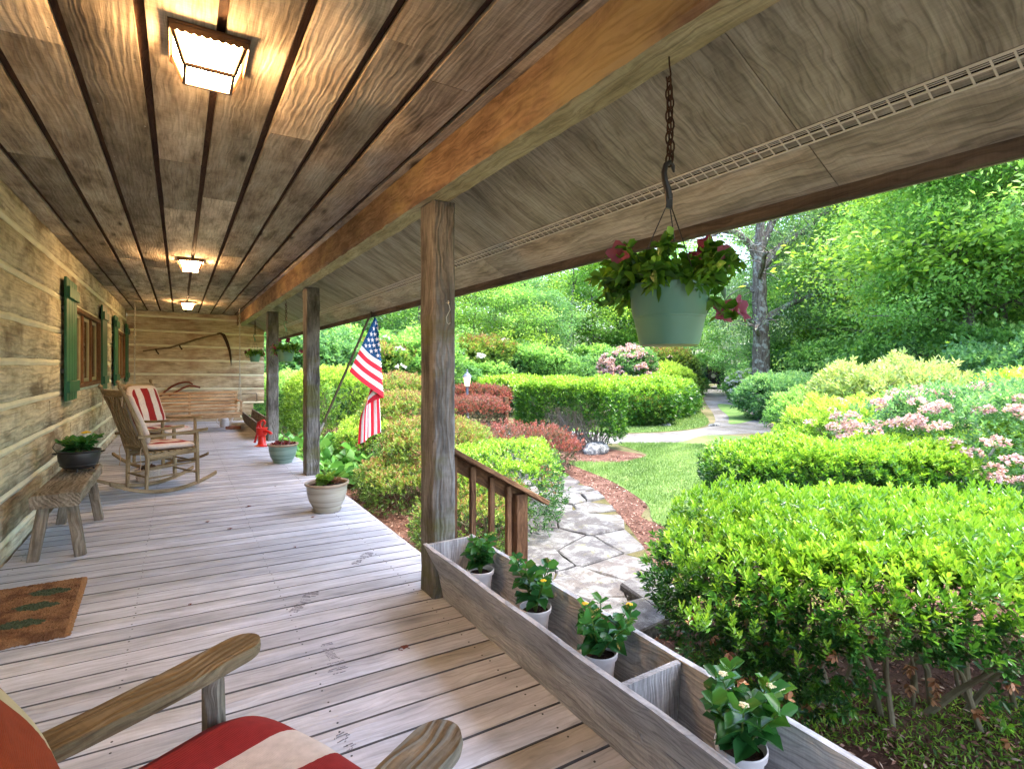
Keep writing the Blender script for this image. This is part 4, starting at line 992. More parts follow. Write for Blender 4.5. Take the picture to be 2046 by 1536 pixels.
for rI in range(9):
    for cI in range(11):
        if (rI + cI) % 2: continue
        ca_, cb_ = (rI + 1) / 10 * 7 / 13, (cI + 1) / 12 * .4
        for off in (-.004, .004):
            ring = []
            for k in range(10):
                rr = .030 if k % 2 == 0 else .012; th = PI * k / 5; p = flagpos(max(0, ca_ + math.cos(th) * rr / .78), max(0, cb_ + math.sin(th) * rr / 1.45)); ring.append((p[0], p[1] + off, p[2]))
            c = flagpos(ca_, cb_); ring.append((c[0], c[1] + off, c[2])); m._add(ring, ring, [(k, (k + 1) % 10, 10) for k in range(10)])
m.build('star_print', M['white'], fg, smooth=0)

# ------------------------------------------------------------------ hanging baskets
def petunia(parent, zr, R_, rr, nfl, nl=1700, trail=.11):
    r = np.random.default_rng(rr); P, D = [], []; st = MB(rr); heads = []
    for k in range(70):
        a = r.uniform(0, 6.283); q0 = r.uniform(.1, .85) * R_; out = r.uniform(.35, 1); up = r.uniform(.02, .13) * (1.2 - out * .6)
        p0 = Vector((math.cos(a) * q0, math.sin(a) * q0, zr)); c1 = p0 + Vector((math.cos(a) * .04, math.sin(a) * .04, up))
        e = Vector((math.cos(a + r.uniform(-.3, .3)) * (R_ + trail * out * .7), math.sin(a) * (R_ + trail * out * .7), zr + up - r.uniform(-.04, .13) * out)) if r.random() < .72 else p0 + Vector((math.cos(a) * .05, math.sin(a) * .05, r.uniform(.07, .14)))
        pts = [p0.lerp(c1, t).lerp(c1.lerp(e, t), t) for t in (0, .25, .5, .75, 1)]
        st.tube(pts, [.0025, .0025, .002, .002, .0015], 5); heads.append(e)
        for i in range(nl // 70):
            t = r.uniform(.15, 1); p = p0.lerp(c1, t).lerp(c1.lerp(e, t), t); P.append(p); D.append(r.normal(size=3) + np.array((math.cos(a) * .6, math.sin(a) * .6, .3)))
    st.build('stem', M['gstem'], parent); P, D = np.array(P), np.array(D); n = len(P)
    leaves('foliage', P, D, r.uniform(.028, .055, n), r.uniform(.018, .032, n), r.uniform(.1, 1, n), M['leaf_petunia'], r, parent, True, .2)
    for k in range(nfl):
        e = heads[(k * 7) % 70] + Vector((0, 0, .025)); a = r.uniform(0, 6.28); q = r.uniform(.028, .038)
        ax = Vector((math.cos(a), math.sin(a), r.uniform(-.2, .7))).normalized(); u = ax.cross(Vector((0, 0, 1))).normalized(); w = ax.cross(u)
        V = [e - ax * .03]; nn = 20
        for ring_, (rad, dd) in enumerate(((.006, -.01), (.5, .012), (1, .018))):
            for i in range(nn):
                th = 2 * PI * i / nn; lob = 1 + (.16 * math.cos(5 * th) if ring_ == 2 else 0); rr_ = rad * q * lob if ring_ else .006
                V.append(e + u * math.cos(th) * rr_ + w * math.sin(th) * rr_ + ax * (dd + .006 * math.cos(5 * th + 1) * (ring_ == 2)))
        F = []
        for g_ in range(2):
            for i in range(nn): F.append((1 + g_ * nn + i, 1 + g_ * nn + (i + 1) % nn, 1 + (g_ + 1) * nn + (i + 1) % nn, 1 + (g_ + 1) * nn + i))
        fastmesh('flower', np.array([tuple(v) for v in V]), np.array(F), M['petunia'], np.full(len(F), r.uniform(.1, 1)), parent)
def basket(x, y, zb, R_, H_, ztop, label, rr, nfl, hook=1.81, nl=1700):
    t = thing('hanging_basket', label, 'hanging basket', (x, y, 0), 0, 'green hanging baskets of petunias')
    m = MB(); m.lathe([(R_ * .02, zb), (R_ * .70, zb), (R_ * .74, zb + .012), (R_ * .86, zb + H_ * .45), (R_ * .875, zb + H_ * .455), (R_ * .875, zb + H_ * .48), (R_ * .89, zb + H_ * .49), (R_ * .955, zb + H_ * .82), (R_ * .965, zb + H_ * .83), (R_ * .965, zb + H_ * .86), (R_ * 1.0, zb + H_ * .9), (R_ * 1.0, zb + H_), (R_ * .95, zb + H_), (R_ * .93, zb + H_ * .8)], 64, close=False)
    m.build('pot', M['bpot'], t, smooth=50)
    m = MB(); m.lathe([(.0001, zb - .006), (R_ * .64, zb - .004), (R_ * .69, zb - .001), (R_ * .68, zb + .001)], 40, close=False); m.build('drip_saucer', M['sauc'], t)
    m = MB(); m.lathe([(.0001, zb + H_ * .9), (R_ * .94, zb + H_ * .88)], 30, close=False); m.build('soil', M['soil'], t)
    # plastic hook
    h = hook; m = MB(); pts = [(0, 0, h), (-.006, 0, h + .03), (-.018, 0, h + .055), (-.022, 0, h + .08), (-.014, 0, h + .105), (.002, 0, h + .115), (.018, 0, h + .105), (.022, 0, h + .088)]
    m.tube(pts, [.011, .011, .009, .009, .008, .008, .007, .003], 8); m.beam((0, 0, h - .028), (0, 0, h + .02), .03, .008, up=(0, 1, 0), ch=.003); m.build('hook', M['iron'] if nl > 600 else M['bpot'], t)
    m = MB()
    for k in range(3): a = 2 * PI * k / 3 + .4; m.tube([(math.cos(a) * .008, math.sin(a) * .008, h - .02), (math.cos(a) * R_ * .97, math.sin(a) * R_ * .97, zb + H_ * .95)], .0018, 6)
    m.build('hanger_wire', M['iron'], t)
    m = MB(); zc = hook + .11
    m.tube([(0, 0, 2.255), (.002, 0, 2.225), (.008, 0, 2.20), (.004, 0, 2.175), (-.008, 0, 2.17), (-.012, 0, 2.185)], .0028, 6)
    chain(m, (0, 0, 2.185), (0, 0, zc - .006), .042, .0029, .022); chain(m, (.009, .004, 2.165), (.007, -.003, zc + .005), .042, .0029, .022)
    m.build('chain', M['rust'], t, smooth=60)
    petunia(t, zb + H_ * .9, R_, rr, nfl, nl); return t
basket(1.285, 1.152, 1.362, .124, .182, 2.25, 'large green hanging basket of trailing petunias close to us on a rusty chain', 4, 11)
basket(1.31, 8.32, 1.352, .124, .165, 2.25, 'green hanging basket of petunias between the second and far posts', 6, 8, nl=500)
basket(1.30, 11.95, 1.365, .110, .15, 2.25, 'small green hanging basket of red petunias in front of the log end wall', 9, 6, nl=460)

# ================================================================== garden
g_ = bpy.data.meshes.new('ground')
def sheet(name, poly, z, mat, kind='structure', sub=0):
    m = MB(); m._add([(p[0], p[1], z) for p in poly], [(p[0], p[1], z) for p in poly], [tuple(range(len(poly)))]); o = m.build(name, mat, smooth=0); tag(o, kind=kind); return o
sheet('ground', [(-150, -150), (200, -150), (200, 250), (-150, 250)], G, M['soilground'])
def smooth_poly(pts, n=6):
    """Catmull-Rom closed"""
    o = []; m = len(pts)
    for i in range(m):
        p0, p1, p2, p3 = (np.array(pts[(i + k - 1) % m], float) for k in range(4))
        for t in np.linspace(0, 1, n, endpoint=False): o.append(tuple(.5 * ((2 * p1) + (-p0 + p2) * t + (2 * p0 - 5 * p1 + 4 * p2 - p3) * t ** 2 + (-p0 + 3 * p1 - 3 * p2 + p3) * t ** 3)))
    return o
mulch_poly = smooth_poly([(1.3, -2.5), (7.5, -3.5), (8.3, 1.5), (5.0, 4.35), (5.45, 5.3), (6.05, 6.65), (6.45, 8.2), (7.35, 7.75), (8.3, 8.1), (8.3, 8.9), (8.4, 10.3), (8.9, 14.3), (9.2, 15.6), (7.5, 17), (3, 16.5), (1.2, 15.5)], 5)
sheet('mulch_bed', mulch_poly, G + .004, M['mulch'])
lawn_poly = smooth_poly([(4.85, 4.3), (5.45, 5.3), (6.0, 6.62), (6.4, 8.22), (6.9, 7.95), (7.4, 7.72), (8.32, 8.05), (8.7, 8.9), (9.05, 9.62), (10.3, 9.0), (12.2, 9.45), (13, 7.5), (13.5, 4), (11, -1), (8.3, 1.5), (6.3, 3.0)], 6)
sheet('lawn', lawn_poly, G + .010, M['lawn'])
sheet('gravel_drive', smooth_poly([(8.4, 10.4), (9.0, 9.65), (10.3, 9.0), (12.3, 9.4), (15, 8.7), (19, 8.5), (19.2, 12.0), (25.5, 17.9), (36, 26.3), (45, 31), (44, 33), (34.8, 27.6), (24.2, 19.2), (17.4, 13.4), (14.5, 11.2), (12.4, 10.5), (10.4, 10.95), (9.4, 12.2)], 6), G + .006, M['gravel'])
sheet('verge', smooth_poly([(15.0, 10.9), (17.0, 11.4), (18.6, 12.6), (22, 15.8), (22.2, 16.8), (20, 15.1), (17.2, 12.6)], 5), G + .011, M['lawn'])
sheet('verge', smooth_poly([(9.6, 12.4), (10.5, 11.1), (12.4, 10.65), (14.4, 11.3), (17, 13.6), (21, 17.2), (17, 15.4), (12, 13.8)], 5), G + .012, M['lawn'])

def inpoly(P, poly):
    x, y = P[:, 0], P[:, 1]; c = np.zeros(len(P), bool); n = len(poly)
    for i in range(n):
        x0, y0 = poly[i]; x1, y1 = poly[(i + 1) % n]
        with np.errstate(divide='ignore', invalid='ignore'): c ^= ((y0 > y) != (y1 > y)) & (x < (x1 - x0) * (y - y0) / (y1 - y0 + 1e-12) + x0)
    return c
path_poly = smooth_poly([(2.45, 2.85), (3.05, 2.98), (3.4, 3.1), (3.66, 3.42), (4.05, 3.95), (4.6, 4.85), (5.2, 5.95), (5.5, 6.95), (5.75, 7.9), (6.5, 9.5), (7.7, 11.6), (8.35, 12.9), (8.5, 14.5), (8.0, 15.2), (7.3, 14.4), (7.0, 13.2), (5.6, 10.7), (4.9, 8.7), (4.35, 7.0), (3.9, 6.05), (3.2, 5.2), (2.5, 4.4), (2.1, 3.6), (2.1, 3.0)], 5)
path = struct('stone_path')
o = sheet('joint_bed', path_poly, G + .014, M['joint'], kind=None); o.parent = path
rs = random.Random(5); seeds = []
tries = 0
while len(seeds) < 95 and tries < 6000:
    tries += 1; x, y_ = rs.uniform(2, 8.6), rs.uniform(2.7, 15.2); near = .50 if y_ < 7 else .62
    if inpoly(np.array([[x, y_]]), path_poly)[0] and all(math.hypot(x - a, y_ - b) > near * rs.uniform(.75, 1.25) for a, b in seeds): seeds.append((x, y_))
def clip(poly, px, py, nx, ny):
    out = []
    for i in range(len(poly)):
        a, b = poly[i], poly[(i + 1) % len(poly)]; da = (a[0] - px) * nx + (a[1] - py) * ny; db = (b[0] - px) * nx + (b[1] - py) * ny
        if da <= 0: out.append(a)
        if da * db < 0: t = da / (da - db); out.append((a[0] + (b[0] - a[0]) * t, a[1] + (b[1] - a[1]) * t))
    return out
for i, (x, y_) in enumerate(seeds):
    cell = [(x + .75 * math.cos(k * PI / 8), y_ + .75 * math.sin(k * PI / 8)) for k in range(16)]
    for j, (a, b) in enumerate(seeds):
        if j == i or math.hypot(a - x, b - y_) > 1.7: continue
        dx, dy = a - x, b - y_; l = math.hypot(dx, dy); cell = clip(cell, x + dx * .5 - dx / l * .008, y_ + dy * .5 - dy / l * .008, dx / l, dy / l)
        if len(cell) < 3: break
    if len(cell) < 3: continue
    c2 = []
    for k in range(len(cell)):
        a, b = cell[k], cell[(k + 1) % len(cell)]; c2.append(a); L = math.hypot(b[0] - a[0], b[1] - a[1])
        if L > .15: c2.append(((a[0] + b[0]) / 2 + rs.uniform(-.02, .02), (a[1] + b[1]) / 2 + rs.uniform(-.02, .02)))
    pts = np.array(c2); ins = inpoly(pts, path_poly)
    def shrink(p):
        for q_ in np.linspace(1, 0, 26):
            w = (x + (p[0] - x) * q_, y_ + (p[1] - y_) * q_)
            if inpoly(np.array([w]), path_poly)[0]: return w
        return (x, y_)
    c2 = [tuple(p) if k_ else shrink(p) for p, k_ in zip(c2, ins)]
    m = MB(i); m.prism(c2, G, G + .042 + rs.uniform(-.014, .018), .012, .006); m.build('flagstone', M['stone'], path, smooth=0)
for i, pl in enumerate(([(2.52, 2.62), (2.98, 2.66), (3.06, 3.0), (2.5, 3.06)], [(3.02, 2.85), (3.42, 2.98), (3.62, 3.4), (3.1, 3.3)])):
    m = MB(i); m.prism(pl, G, G + .10, .015, .005); m.build('edge_slab', M['stone'], path, smooth=0)

# chips, grass
def area_pts(poly, n, r, excl=(), near=None):
    xs = [p[0] for p in poly]; ys = [p[1] for p in poly]; P = np.c_[r.uniform(min(xs), max(xs), n), r.uniform(min(ys), max(ys), n)]
    ok = inpoly(P, poly)
    for e in excl: ok &= ~inpoly(P, e)
    P = P[ok]
    if near is not None:
        d = np.hypot(P[:, 0], P[:, 1]); P = P[(d < near)]
    return P
def vis(P):  # roughly what the photograph can see, with margin
    ang = np.degrees(np.arctan2(P[:, 0], P[:, 1])); return (ang > -2) & (ang < 92)
P = area_pts(mulch_poly, 150000, rng, [path_poly, lawn_poly], 11.5); P = P[vis(P) & (P[:, 0] > 1.5)]
keep = rng.random(len(P)) < np.clip(1.3 - np.hypot(P[:, 0], P[:, 1]) / 13, .15, 1); P = P[keep]; n = len(P)
leaves('mulch_chips', np.c_[P, np.full(n, G + .006) + rng.uniform(0, .018, n)], np.c_[rng.normal(size=(n, 2)), rng.normal(size=n) * .25], rng.uniform(.02, .055, n), rng.uniform(.008, .02, n), rng.random(n), M['chips'], rng)['kind'] = 'stuff'
P = area_pts(lawn_poly, 210000, rng, [], 13.5); P = P[vis(P)]; n = len(P)
cl = wob(np.c_[P, np.zeros(n)], 3, 1.4); d_ = np.hypot(P[:, 0], P[:, 1])
leaves('grass', np.c_[P, np.full(n, G + .008)], np.c_[rng.normal(size=(n, 2)) * .55, np.ones(n)], rng.uniform(.03, .065, n), .004 + .0006 * d_, .45 + .5 * cl + rng.normal(size=n) * .2, M['grassblade'], rng)['kind'] = 'stuff'
# thin weeds under the near hedge and around verge
W_ = smooth_poly([(2.6, 2.5), (3.3, 2.9), (4.6, 4.2), (6.0, 2.9), (6.5, 0), (3.2, .2)], 4)
P = area_pts(W_, 70000, rng); P = P[wob(np.c_[P, np.zeros(len(P))], 8, 2.2) > -.12]; n = len(P)
leaves('weeds', np.c_[P, np.full(n, G + .004)], np.c_[rng.normal(size=(n, 2)), np.abs(rng.normal(size=n)) * .8], rng.uniform(.02, .05, n), rng.uniform(.006, .014, n), rng.random(n), M['leaf_yel'], rng)['kind'] = 'stuff'
vg = smooth_poly([(9.6, 12.4), (10.5, 11.1), (12.4, 10.65), (14.4, 11.3), (17, 13.6), (18, 15), (12, 13.8)], 5)
P = area_pts(vg, 40000, rng); n = len(P)
leaves('verge_grass', np.c_[P, np.full(n, G + .008)], np.c_[rng.normal(size=(n, 2)) * .6, np.ones(n)], rng.uniform(.04, .1, n), rng.uniform(.010, .02, n), rng.random(n), M['grassblade'], rng)['kind'] = 'stuff'

# ------------------------------------------------------------------ shrubs and hedges
def clusters(P, Nn, k, L, W, r, spread=.75, up=.5):
    """rosettes of k leaves at every P with shoot direction Nn"""
    n = len(P); A = unit(Nn + r.normal(size=(n, 3)) * .28 + np.array([0, 0, up])); q = r.normal(size=(n, 3)); U = unit(np.cross(A, q)); V = np.cross(A, U)
    PP, DD, HH = [], [], []
    for i in range(k):
        th = i * 2.4 + r.uniform(0, .5, n); h = (i / k); sp = spread * (1.15 - .75 * h)
        DD.append(A * (1 - sp * .5) + (U * np.cos(th)[:, None] + V * np.sin(th)[:, None]) * sp); PP.append(P + A * (h * L * 1.1)); HH.append(np.full(n, h))
    return np.concatenate(PP), np.concatenate(DD), np.concatenate(HH)
def hedge(name, label, cat, org, ang, sx, sy, z0, z1, ncl, leafL, mat, seed, kper=7, lump=.08, gap=None, tip=(.55, 1), low=(.1, .45), fine=False, group=None, inner=.35, powr=4, wf=.42, stems=14, stem_r=.010, top_bias=1.0, updir=.6, stemmat='stem', low_thin=0):
    """rounded-box hedge; org = centre on the ground, local x along ang"""
    r = np.random.default_rng(seed); t = thing(name, label, cat, (org[0], org[1], G), ang, group)
    hz = (z1 - z0) / 2; zc = (z1 + z0) / 2 - G; n = ncl
    d = r.uniform(-1, 1, (n, 3)); ar = np.array([sy * hz * 2, sx * hz * 2, sx * sy]); fc = r.choice(6, n, p=np.r_[ar, ar * np.array([1, 1, 1.0 if gap is None else 1.3])] / (ar.sum() * 2 + (0 if gap is None else .3 * ar[2])))
    d[np.arange(n), fc % 3] = np.where(fc < 3, -1, 1); flip = (d[:, 2] < -.9) & (r.random(n) < .7); d[flip, 2] *= -1
    s_ = (np.abs(d[:, 0]) ** powr + np.abs(d[:, 1]) ** powr + np.abs(d[:, 2]) ** powr) ** (-1 / powr)
    S = d * s_[:, None]; P = S * np.array([sx / 2, sy / 2, hz])
    nr = unit(np.sign(S) * np.abs(S) ** (powr - 1) / np.array([sx / 2, sy / 2, hz]))
    P += nr * (lump * wob(P, seed, 2.2 / max(.4, min(sx, sy, hz * 2)) * 2)[:, None]); dep = r.random(n) ** 3 * inner
    P = P * (1 - dep)[:, None] + nr * (r.normal(size=n) * leafL * .5)[:, None]
    hrel = (P[:, 2] + hz) / (2 * hz); 
    keep = np.ones(n, bool)
    if low_thin: keep &= r.random(n) > np.clip((low_thin - hrel) / low_thin, 0, 1) * .9
    if gap: keep &= gap(P, hrel, r)
    P, nr, hrel, dep = P[keep], nr[keep], hrel[keep], dep[keep]
    P[:, 2] += zc
    PP, DD, HH = clusters(P, nr, kper, leafL, leafL * wf, r, .75, updir)
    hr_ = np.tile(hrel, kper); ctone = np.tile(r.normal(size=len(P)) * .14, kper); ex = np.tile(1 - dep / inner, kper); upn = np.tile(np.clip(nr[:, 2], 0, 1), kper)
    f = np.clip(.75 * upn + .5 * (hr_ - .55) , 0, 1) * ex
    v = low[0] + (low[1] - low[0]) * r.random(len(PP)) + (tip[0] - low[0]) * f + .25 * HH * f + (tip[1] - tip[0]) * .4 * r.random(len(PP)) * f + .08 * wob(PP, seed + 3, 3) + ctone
    LL = leafL * r.uniform(.7, 1.2, len(PP)); leaves('foliage', PP, DD, LL, LL * wf, v, M[mat], r, t, fine, .1)
    st = MB(seed)
    for k in range(stems):
        a = r.uniform(-.42, .42) * sx; b = r.uniform(-.25, .25) * sy; q = Vector((a * .8, b * .6, 0)); e = Vector((a * 1.1 + r.uniform(-.12, .12), b * 1.3, zc + hz * r.uniform(-.1, .75)))
        mid = q.lerp(e, .5) + Vector((r.uniform(-.07, .07), r.uniform(-.07, .07), 0)); st.tube([q, q.lerp(mid, .5) + Vector((r.uniform(-.02, .02), 0, 0)), mid, e], [stem_r * 1.3, stem_r * 1.1, stem_r * .9, stem_r * .3], 7)
        for _ in range(5):
            u = r.uniform(.3, 1); p = mid.lerp(e, u); f_ = p + Vector((r.uniform(-.3, .3), r.uniform(-.3, .3), r.uniform(.05, .3))) * min(1, hz * 2.2); st.tube([p, p.lerp(f_, .5) + Vector((0, 0, .02)), f_], [stem_r * .4, stem_r * .3, stem_r * .12], 5)
    st.build('branches', M[stemmat], t); return t

# near hedge: dense bright canopy over open stems
e1, e2 = np.array((.71, -.704)), np.array((.704, .71)); O = np.array((1.98, 1.70))
c = O + e1 * 1.75 + e2 * .93
def gapn(P, h, r):
    front = (P[:, 0] < -1.0 + .2 * wob(P, 70, 3)); holes = wob(P, 77, 3.2) > .1
    return (h > .50) | (front & (r.random(len(P)) < .8)) | ((h > .12) & (wob(P, 77, 3.2) > .3) & (r.random(len(P)) < .5))
nh = hedge('azalea_hedge', 'large bright green azalea hedge with bare stems below, beside the planter trough', 'hedge', c, math.atan2(e1[1], e1[0]), 3.6, 1.75, -.42, .36, 15500, .044, 'leaf_hedge', 21, 9, .13, gapn, (.60, .95), (.08, .45), True, inner=.2, powr=3.4, wf=.36, stems=0, updir=.9)
st = MB(5); rr_ = random.Random(3)
for k in range(46):
    a = -1.45 + 2.9 * (k % 12) / 11 + rr_.uniform(-.1, .1); b = -.15 + rr_.uniform(-.25, .3); q = Vector((a, b, 0)); e = Vector((a + rr_.uniform(-.28, .28), b + rr_.uniform(-.4, .3), rr_.uniform(.55, .78)))
    pts = [q, q.lerp(e, .3) + Vector((rr_.uniform(-.05, .05), rr_.uniform(-.05, .05), 0)), q.lerp(e, .65) + Vector((rr_.uniform(-.06, .06), rr_.uniform(-.06, .06), .02)), e]; r0 = rr_.uniform(.010, .021)
    st.tube(pts, [r0, r0 * .85, r0 * .6, r0 * .25], 8)
    for _ in range(7):
        u = rr_.uniform(.25, 1); p = pts[1].lerp(pts[3], u); f_ = p + Vector((rr_.uniform(-.3, .3), rr_.uniform(-.3, .3), rr_.uniform(-.02, .28))); st.tube([p, p.lerp(f_, .5) + Vector((rr_.uniform(-.03, .03), 0, .02)), f_], [r0 * .4, r0 * .25, r0 * .1], 5)
st.build('bare_stems', M['stem'], nh)
r = np.random.default_rng(19); n = 1500; P = np.c_[r.uniform(-1.72, 1.72, n), r.uniform(-.85, .85, n), np.zeros(n)]; P[:, 2] = .60 + .39 * np.clip(1 - np.abs(P[:, 0] / 1.8) ** 3.4 - np.abs(P[:, 1] / .875) ** 3.4, 0, 1) ** (1 / 3.4) + .12 * wob(P, 22, 2.5) + r.uniform(-.05, .05, n); PS, DS, HS = [], [], []
for k in range(11): 
    a_ = k * 2.4 + r.uniform(0, 1, n); h_ = k / 11; PS.append(P + np.c_[np.zeros((n, 2)), np.full(n, .075 * h_)]); DS.append(np.c_[np.cos(a_) * (1 - .6 * h_), np.sin(a_) * (1 - .6 * h_), np.full(n, .35 + .9 * h_)]); HS.append(.55 + .4 * h_ + r.normal(size=n) * .07)
leaves('young_shoots', np.concatenate(PS), np.concatenate(DS), .042, .014, np.concatenate(HS), M['leaf_hedge'], r, nh, True)
r = np.random.default_rng(9); n = 95; P = np.c_[r.uniform(-1.7, 1.6, n), r.uniform(-.95, -.3, n), r.uniform(.2, .68, n)]
PP, DD, HH = clusters(P, r.normal(size=(n, 3)) + np.array((0, 0, -.6)), 9, .028, .018, r, .8, -.4); leaves('spent_blossoms', PP, DD, .036, .018, r.random(len(PP)), M['leaf_brown'], r, nh, True)
# second hedge
hedge('clipped_hedge', 'bright rounded clipped hedge between the near azalea hedge and the lawn', 'hedge', (6.3, 3.25), R(-48), 2.75, 1.6, -.55, .42, 12000, .05, 'leaf_hedge', 31, 7, .15, None, (.66, 1), (.1, .5), False, inner=.2, powr=2.7, wf=.45, stems=6, updir=.8)
# sculpted hedge with bare middle
def gap3(P, h, r):
    u = P[:, 0]; hole = (np.exp(-((u - .25) / .52) ** 2 - ((h - .36) / .30) ** 2) > .42 + .12 * wob(P, 5, 4)); under = (h < .17 + .06 * wob(P, 6, 3)) & (r.random(len(P)) < .85)
    low = (h < .44 + .05 * wob(P, 9, 3)) & (u > -.35 + .1 * wob(P, 12, 4)) & (u < 1.05)
    return ~(hole & (r.random(len(P)) < .95)) & ~under & ~(low & (r.random(len(P)) < .93))
t = hedge('box_topped_hedge', 'square clipped hedge with a hollow of bare grey twigs, behind the lichened rock', 'hedge', (7.72, 9.95), math.atan2(8.7 - 11.05, 8.22 - 7.22), 2.5, 1.1, -.5, .86, 9500, .055, 'leaf_hedge', 41, 7, .08, gap3, (.72, 1), (.32, .66), False, inner=.22, powr=7, wf=.45, stems=0, updir=.5)
st = MB(5); rr_ = random.Random(13)
for k in range(95):
    q = Vector((rr_.uniform(-.35, .9), rr_.uniform(-.15, .15), 0)); e = Vector((q[0] + rr_.uniform(-.75, .6), rr_.uniform(-.45, .3), rr_.uniform(.5, 1.15))); mid = q.lerp(e, .5) + Vector((rr_.uniform(-.1, .1), rr_.uniform(-.1, .1), -.05)); r0 = rr_.uniform(.008, .02)
    st.tube([q, mid, e], [r0, r0 * .7, r0 * .2], 5)
    for _ in range(5): u = rr_.uniform(.2, 1); p = mid.lerp(e, u); f_ = p + Vector((rr_.uniform(-.25, .25), rr_.uniform(-.25, .1), rr_.uniform(-.05, .25))); st.tube([p, f_], [r0 * .35, r0 * .12], 4)
st.build('bare_twigs', plain('grey_twig', (.30, .27, .235), .9, .1), t)
# long hedge behind in three lengths
gl = 'lengths of the long low hedge behind the square hedge'
hedge('long_hedge', 'far left length of the low yellow green hedge beside the red barberry', 'hedge', (12.1, 19.2), R(90), 8.4, 3.2, -.6, .66, 9000, .10, 'leaf_hedge', 51, 5, .14, None, (.75, 1), (.3, .62), False, gl, .15, 5, .5, 4, updir=.6)
hedge('long_hedge', 'middle length of the low hedge right behind the square clipped hedge', 'hedge', (12.6, 13.6), R(60), 4.2, 3.4, -.6, .70, 8000, .09, 'leaf_hedge', 52, 5, .18, None, (.72, 1), (.3, .62), False, gl, .15, 4, .5, 4, updir=.6)
hedge('long_hedge', 'right length of the low hedge ending at the gravel drive', 'hedge', (15.6, 14.6), R(30), 4.6, 2.6, -.6, .64, 7000, .10, 'leaf_hedge', 53, 5, .2, None, (.72, 1), (.3, .62), False, gl, .15, 4, .5, 4, updir=.6)
hedge('round_bush', 'small loose green bush on the verge in front of the low hedge', 'bush', (12.55, 12.15), 0, 1.6, 1.4, -.6, .25, 3000, .08, 'leaf_azalea', 54, 5, .14, None, (.55, .8), (.2, .5), False, None, .3, 2.4, .45, 4)
# barberries
def barberry(org, sx, sy, z1, n, label, seed, lf):
    t = hedge('barberry_bush', label, 'bush', org, R(-25), sx, sy, -.58, z1, n, lf, 'leaf_plum', seed, 6, .10, None, (.5, .9), (.1, .7), False, 'red leaved barberry bushes', .25, 3, .45, 4)
    r = np.random.default_rng(seed); m_ = int(n * .6); d = unit(r.normal(size=(m_, 3)) * np.array([1, 1, .6])); d[:, 2] = np.abs(d[:, 2]) + .15; d = unit(d); hz = (z1 + .58) / 2
    s_ = (np.abs(d) ** 3).sum(1) ** (-1 / 3); P = d * s_[:, None] * np.array([sx / 2, sy / 2, hz]) * 1.0; P[:, 2] += hz + .02; P += r.normal(size=P.shape) * .06 + d * .10 * wob(P, seed, 3.0)[:, None]
    PP, DD, HH = clusters(P, d, 6, lf, lf * .45, r, .7, .8); leaves('new_growth', PP, DD, lf, lf * .42, .35 + .5 * r.random(len(PP)), M['leaf_red'], r, t)
    return t
barberry((4.95, 8.1), 2.3, 1.5, .14, 2800, 'red topped barberry bush at the bend of the stone path', 61, .04)
barberry((7.7, 15.2), 2.6, 2.0, .20, 2600, 'low red barberry mound around the first lamp post', 62, .06)
barberry((9.4, 17.6), 2.6, 1.6, .42, 2000, 'pinkish barberry bush behind the red mound near the lamp post', 63, .08)
# shrubs beside the deck
ga = 'azalea bushes along the deck'
def az(org, ang, sx, sy, z1, n, label, seed, lf=.045, brown=.25, mat='leaf_azalea', tip=(.6, .88)):
    t = hedge('azalea_bush', label, 'bush', org, ang, sx, sy, -.58, z1, n, lf, mat, seed, 6, .16, None, tip, (.1, .55), False, ga, .3, 2.6, .42, 14, .008, updir=.7, low_thin=.3)
    if brown:
        r = np.random.default_rng(seed); m_ = int(n * brown); d = unit(r.normal(size=(m_, 3))); d[:, 2] = np.abs(d[:, 2]) * .8; hz = (z1 + .58) / 2; P = unit(d) * np.array([sx / 2, sy / 2, hz]) * r.uniform(.85, 1.03, m_)[:, None]; P[:, 2] += hz
        P = P[wob(P, seed, 2.5) > .12]
        PP, DD, HH = clusters(P, P, 5, lf * .6, lf * .4, r, .8, .2); leaves('spent_blossoms', PP, DD, lf * .7, lf * .4, r.random(len(PP)), M['leaf_brown'], r, t)
    return t
az((3.35, 5.75), R(55), 2.6, 1.5, .30, 5200, 'green and yellow azalea bush behind the step handrail', 71, .036, .12, 'leaf_hedge', (.7, .95))
az((2.65, 5.05), R(55), 1.9, 1.1, .0, 3600, 'low dark azalea bush at the foot of the handrail', 72, .034, .15)
az((3.3, 7.5), R(70), 2.3, 1.7, .42, 5200, 'azalea bush with brown spent blooms behind the hanging flag', 73, .042, .55)
az((2.55, 6.9), R(80), 1.6, 1.2, -.05, 3000, 'low azalea bush between the deck edge and the flag', 74, .038, .3)
az((3.75, 9.9), R(70), 2.4, 1.8, .72, 5200, 'tall azalea bush with brown spent blooms left of the lamp', 75, .05, .6)
az((3.1, 9.6), R(80), 2.0, 1.5, .30, 3400, 'light green azalea bush right of the flag post', 76, .048, .1, 'leaf_yel')
az((4.9, 13.6), R(70), 2.6, 2.2, .95, 4200, 'wide azalea bush in front of the woods left of the lamp post', 77, .07, .2)
az((3.2, 13.2), R(70), 2.6, 2.2, 1.2, 4200, 'loose pale shrub beyond the far post', 78, .065, .0, 'leaf_yel', (.6, .9))
az((2.5, 15.6), R(70), 2.4, 2.4, 1.0, 3200, 'bushy shrub growing past the end of the log wall', 79, .07, .0, 'leaf_tree', (.6, .9))
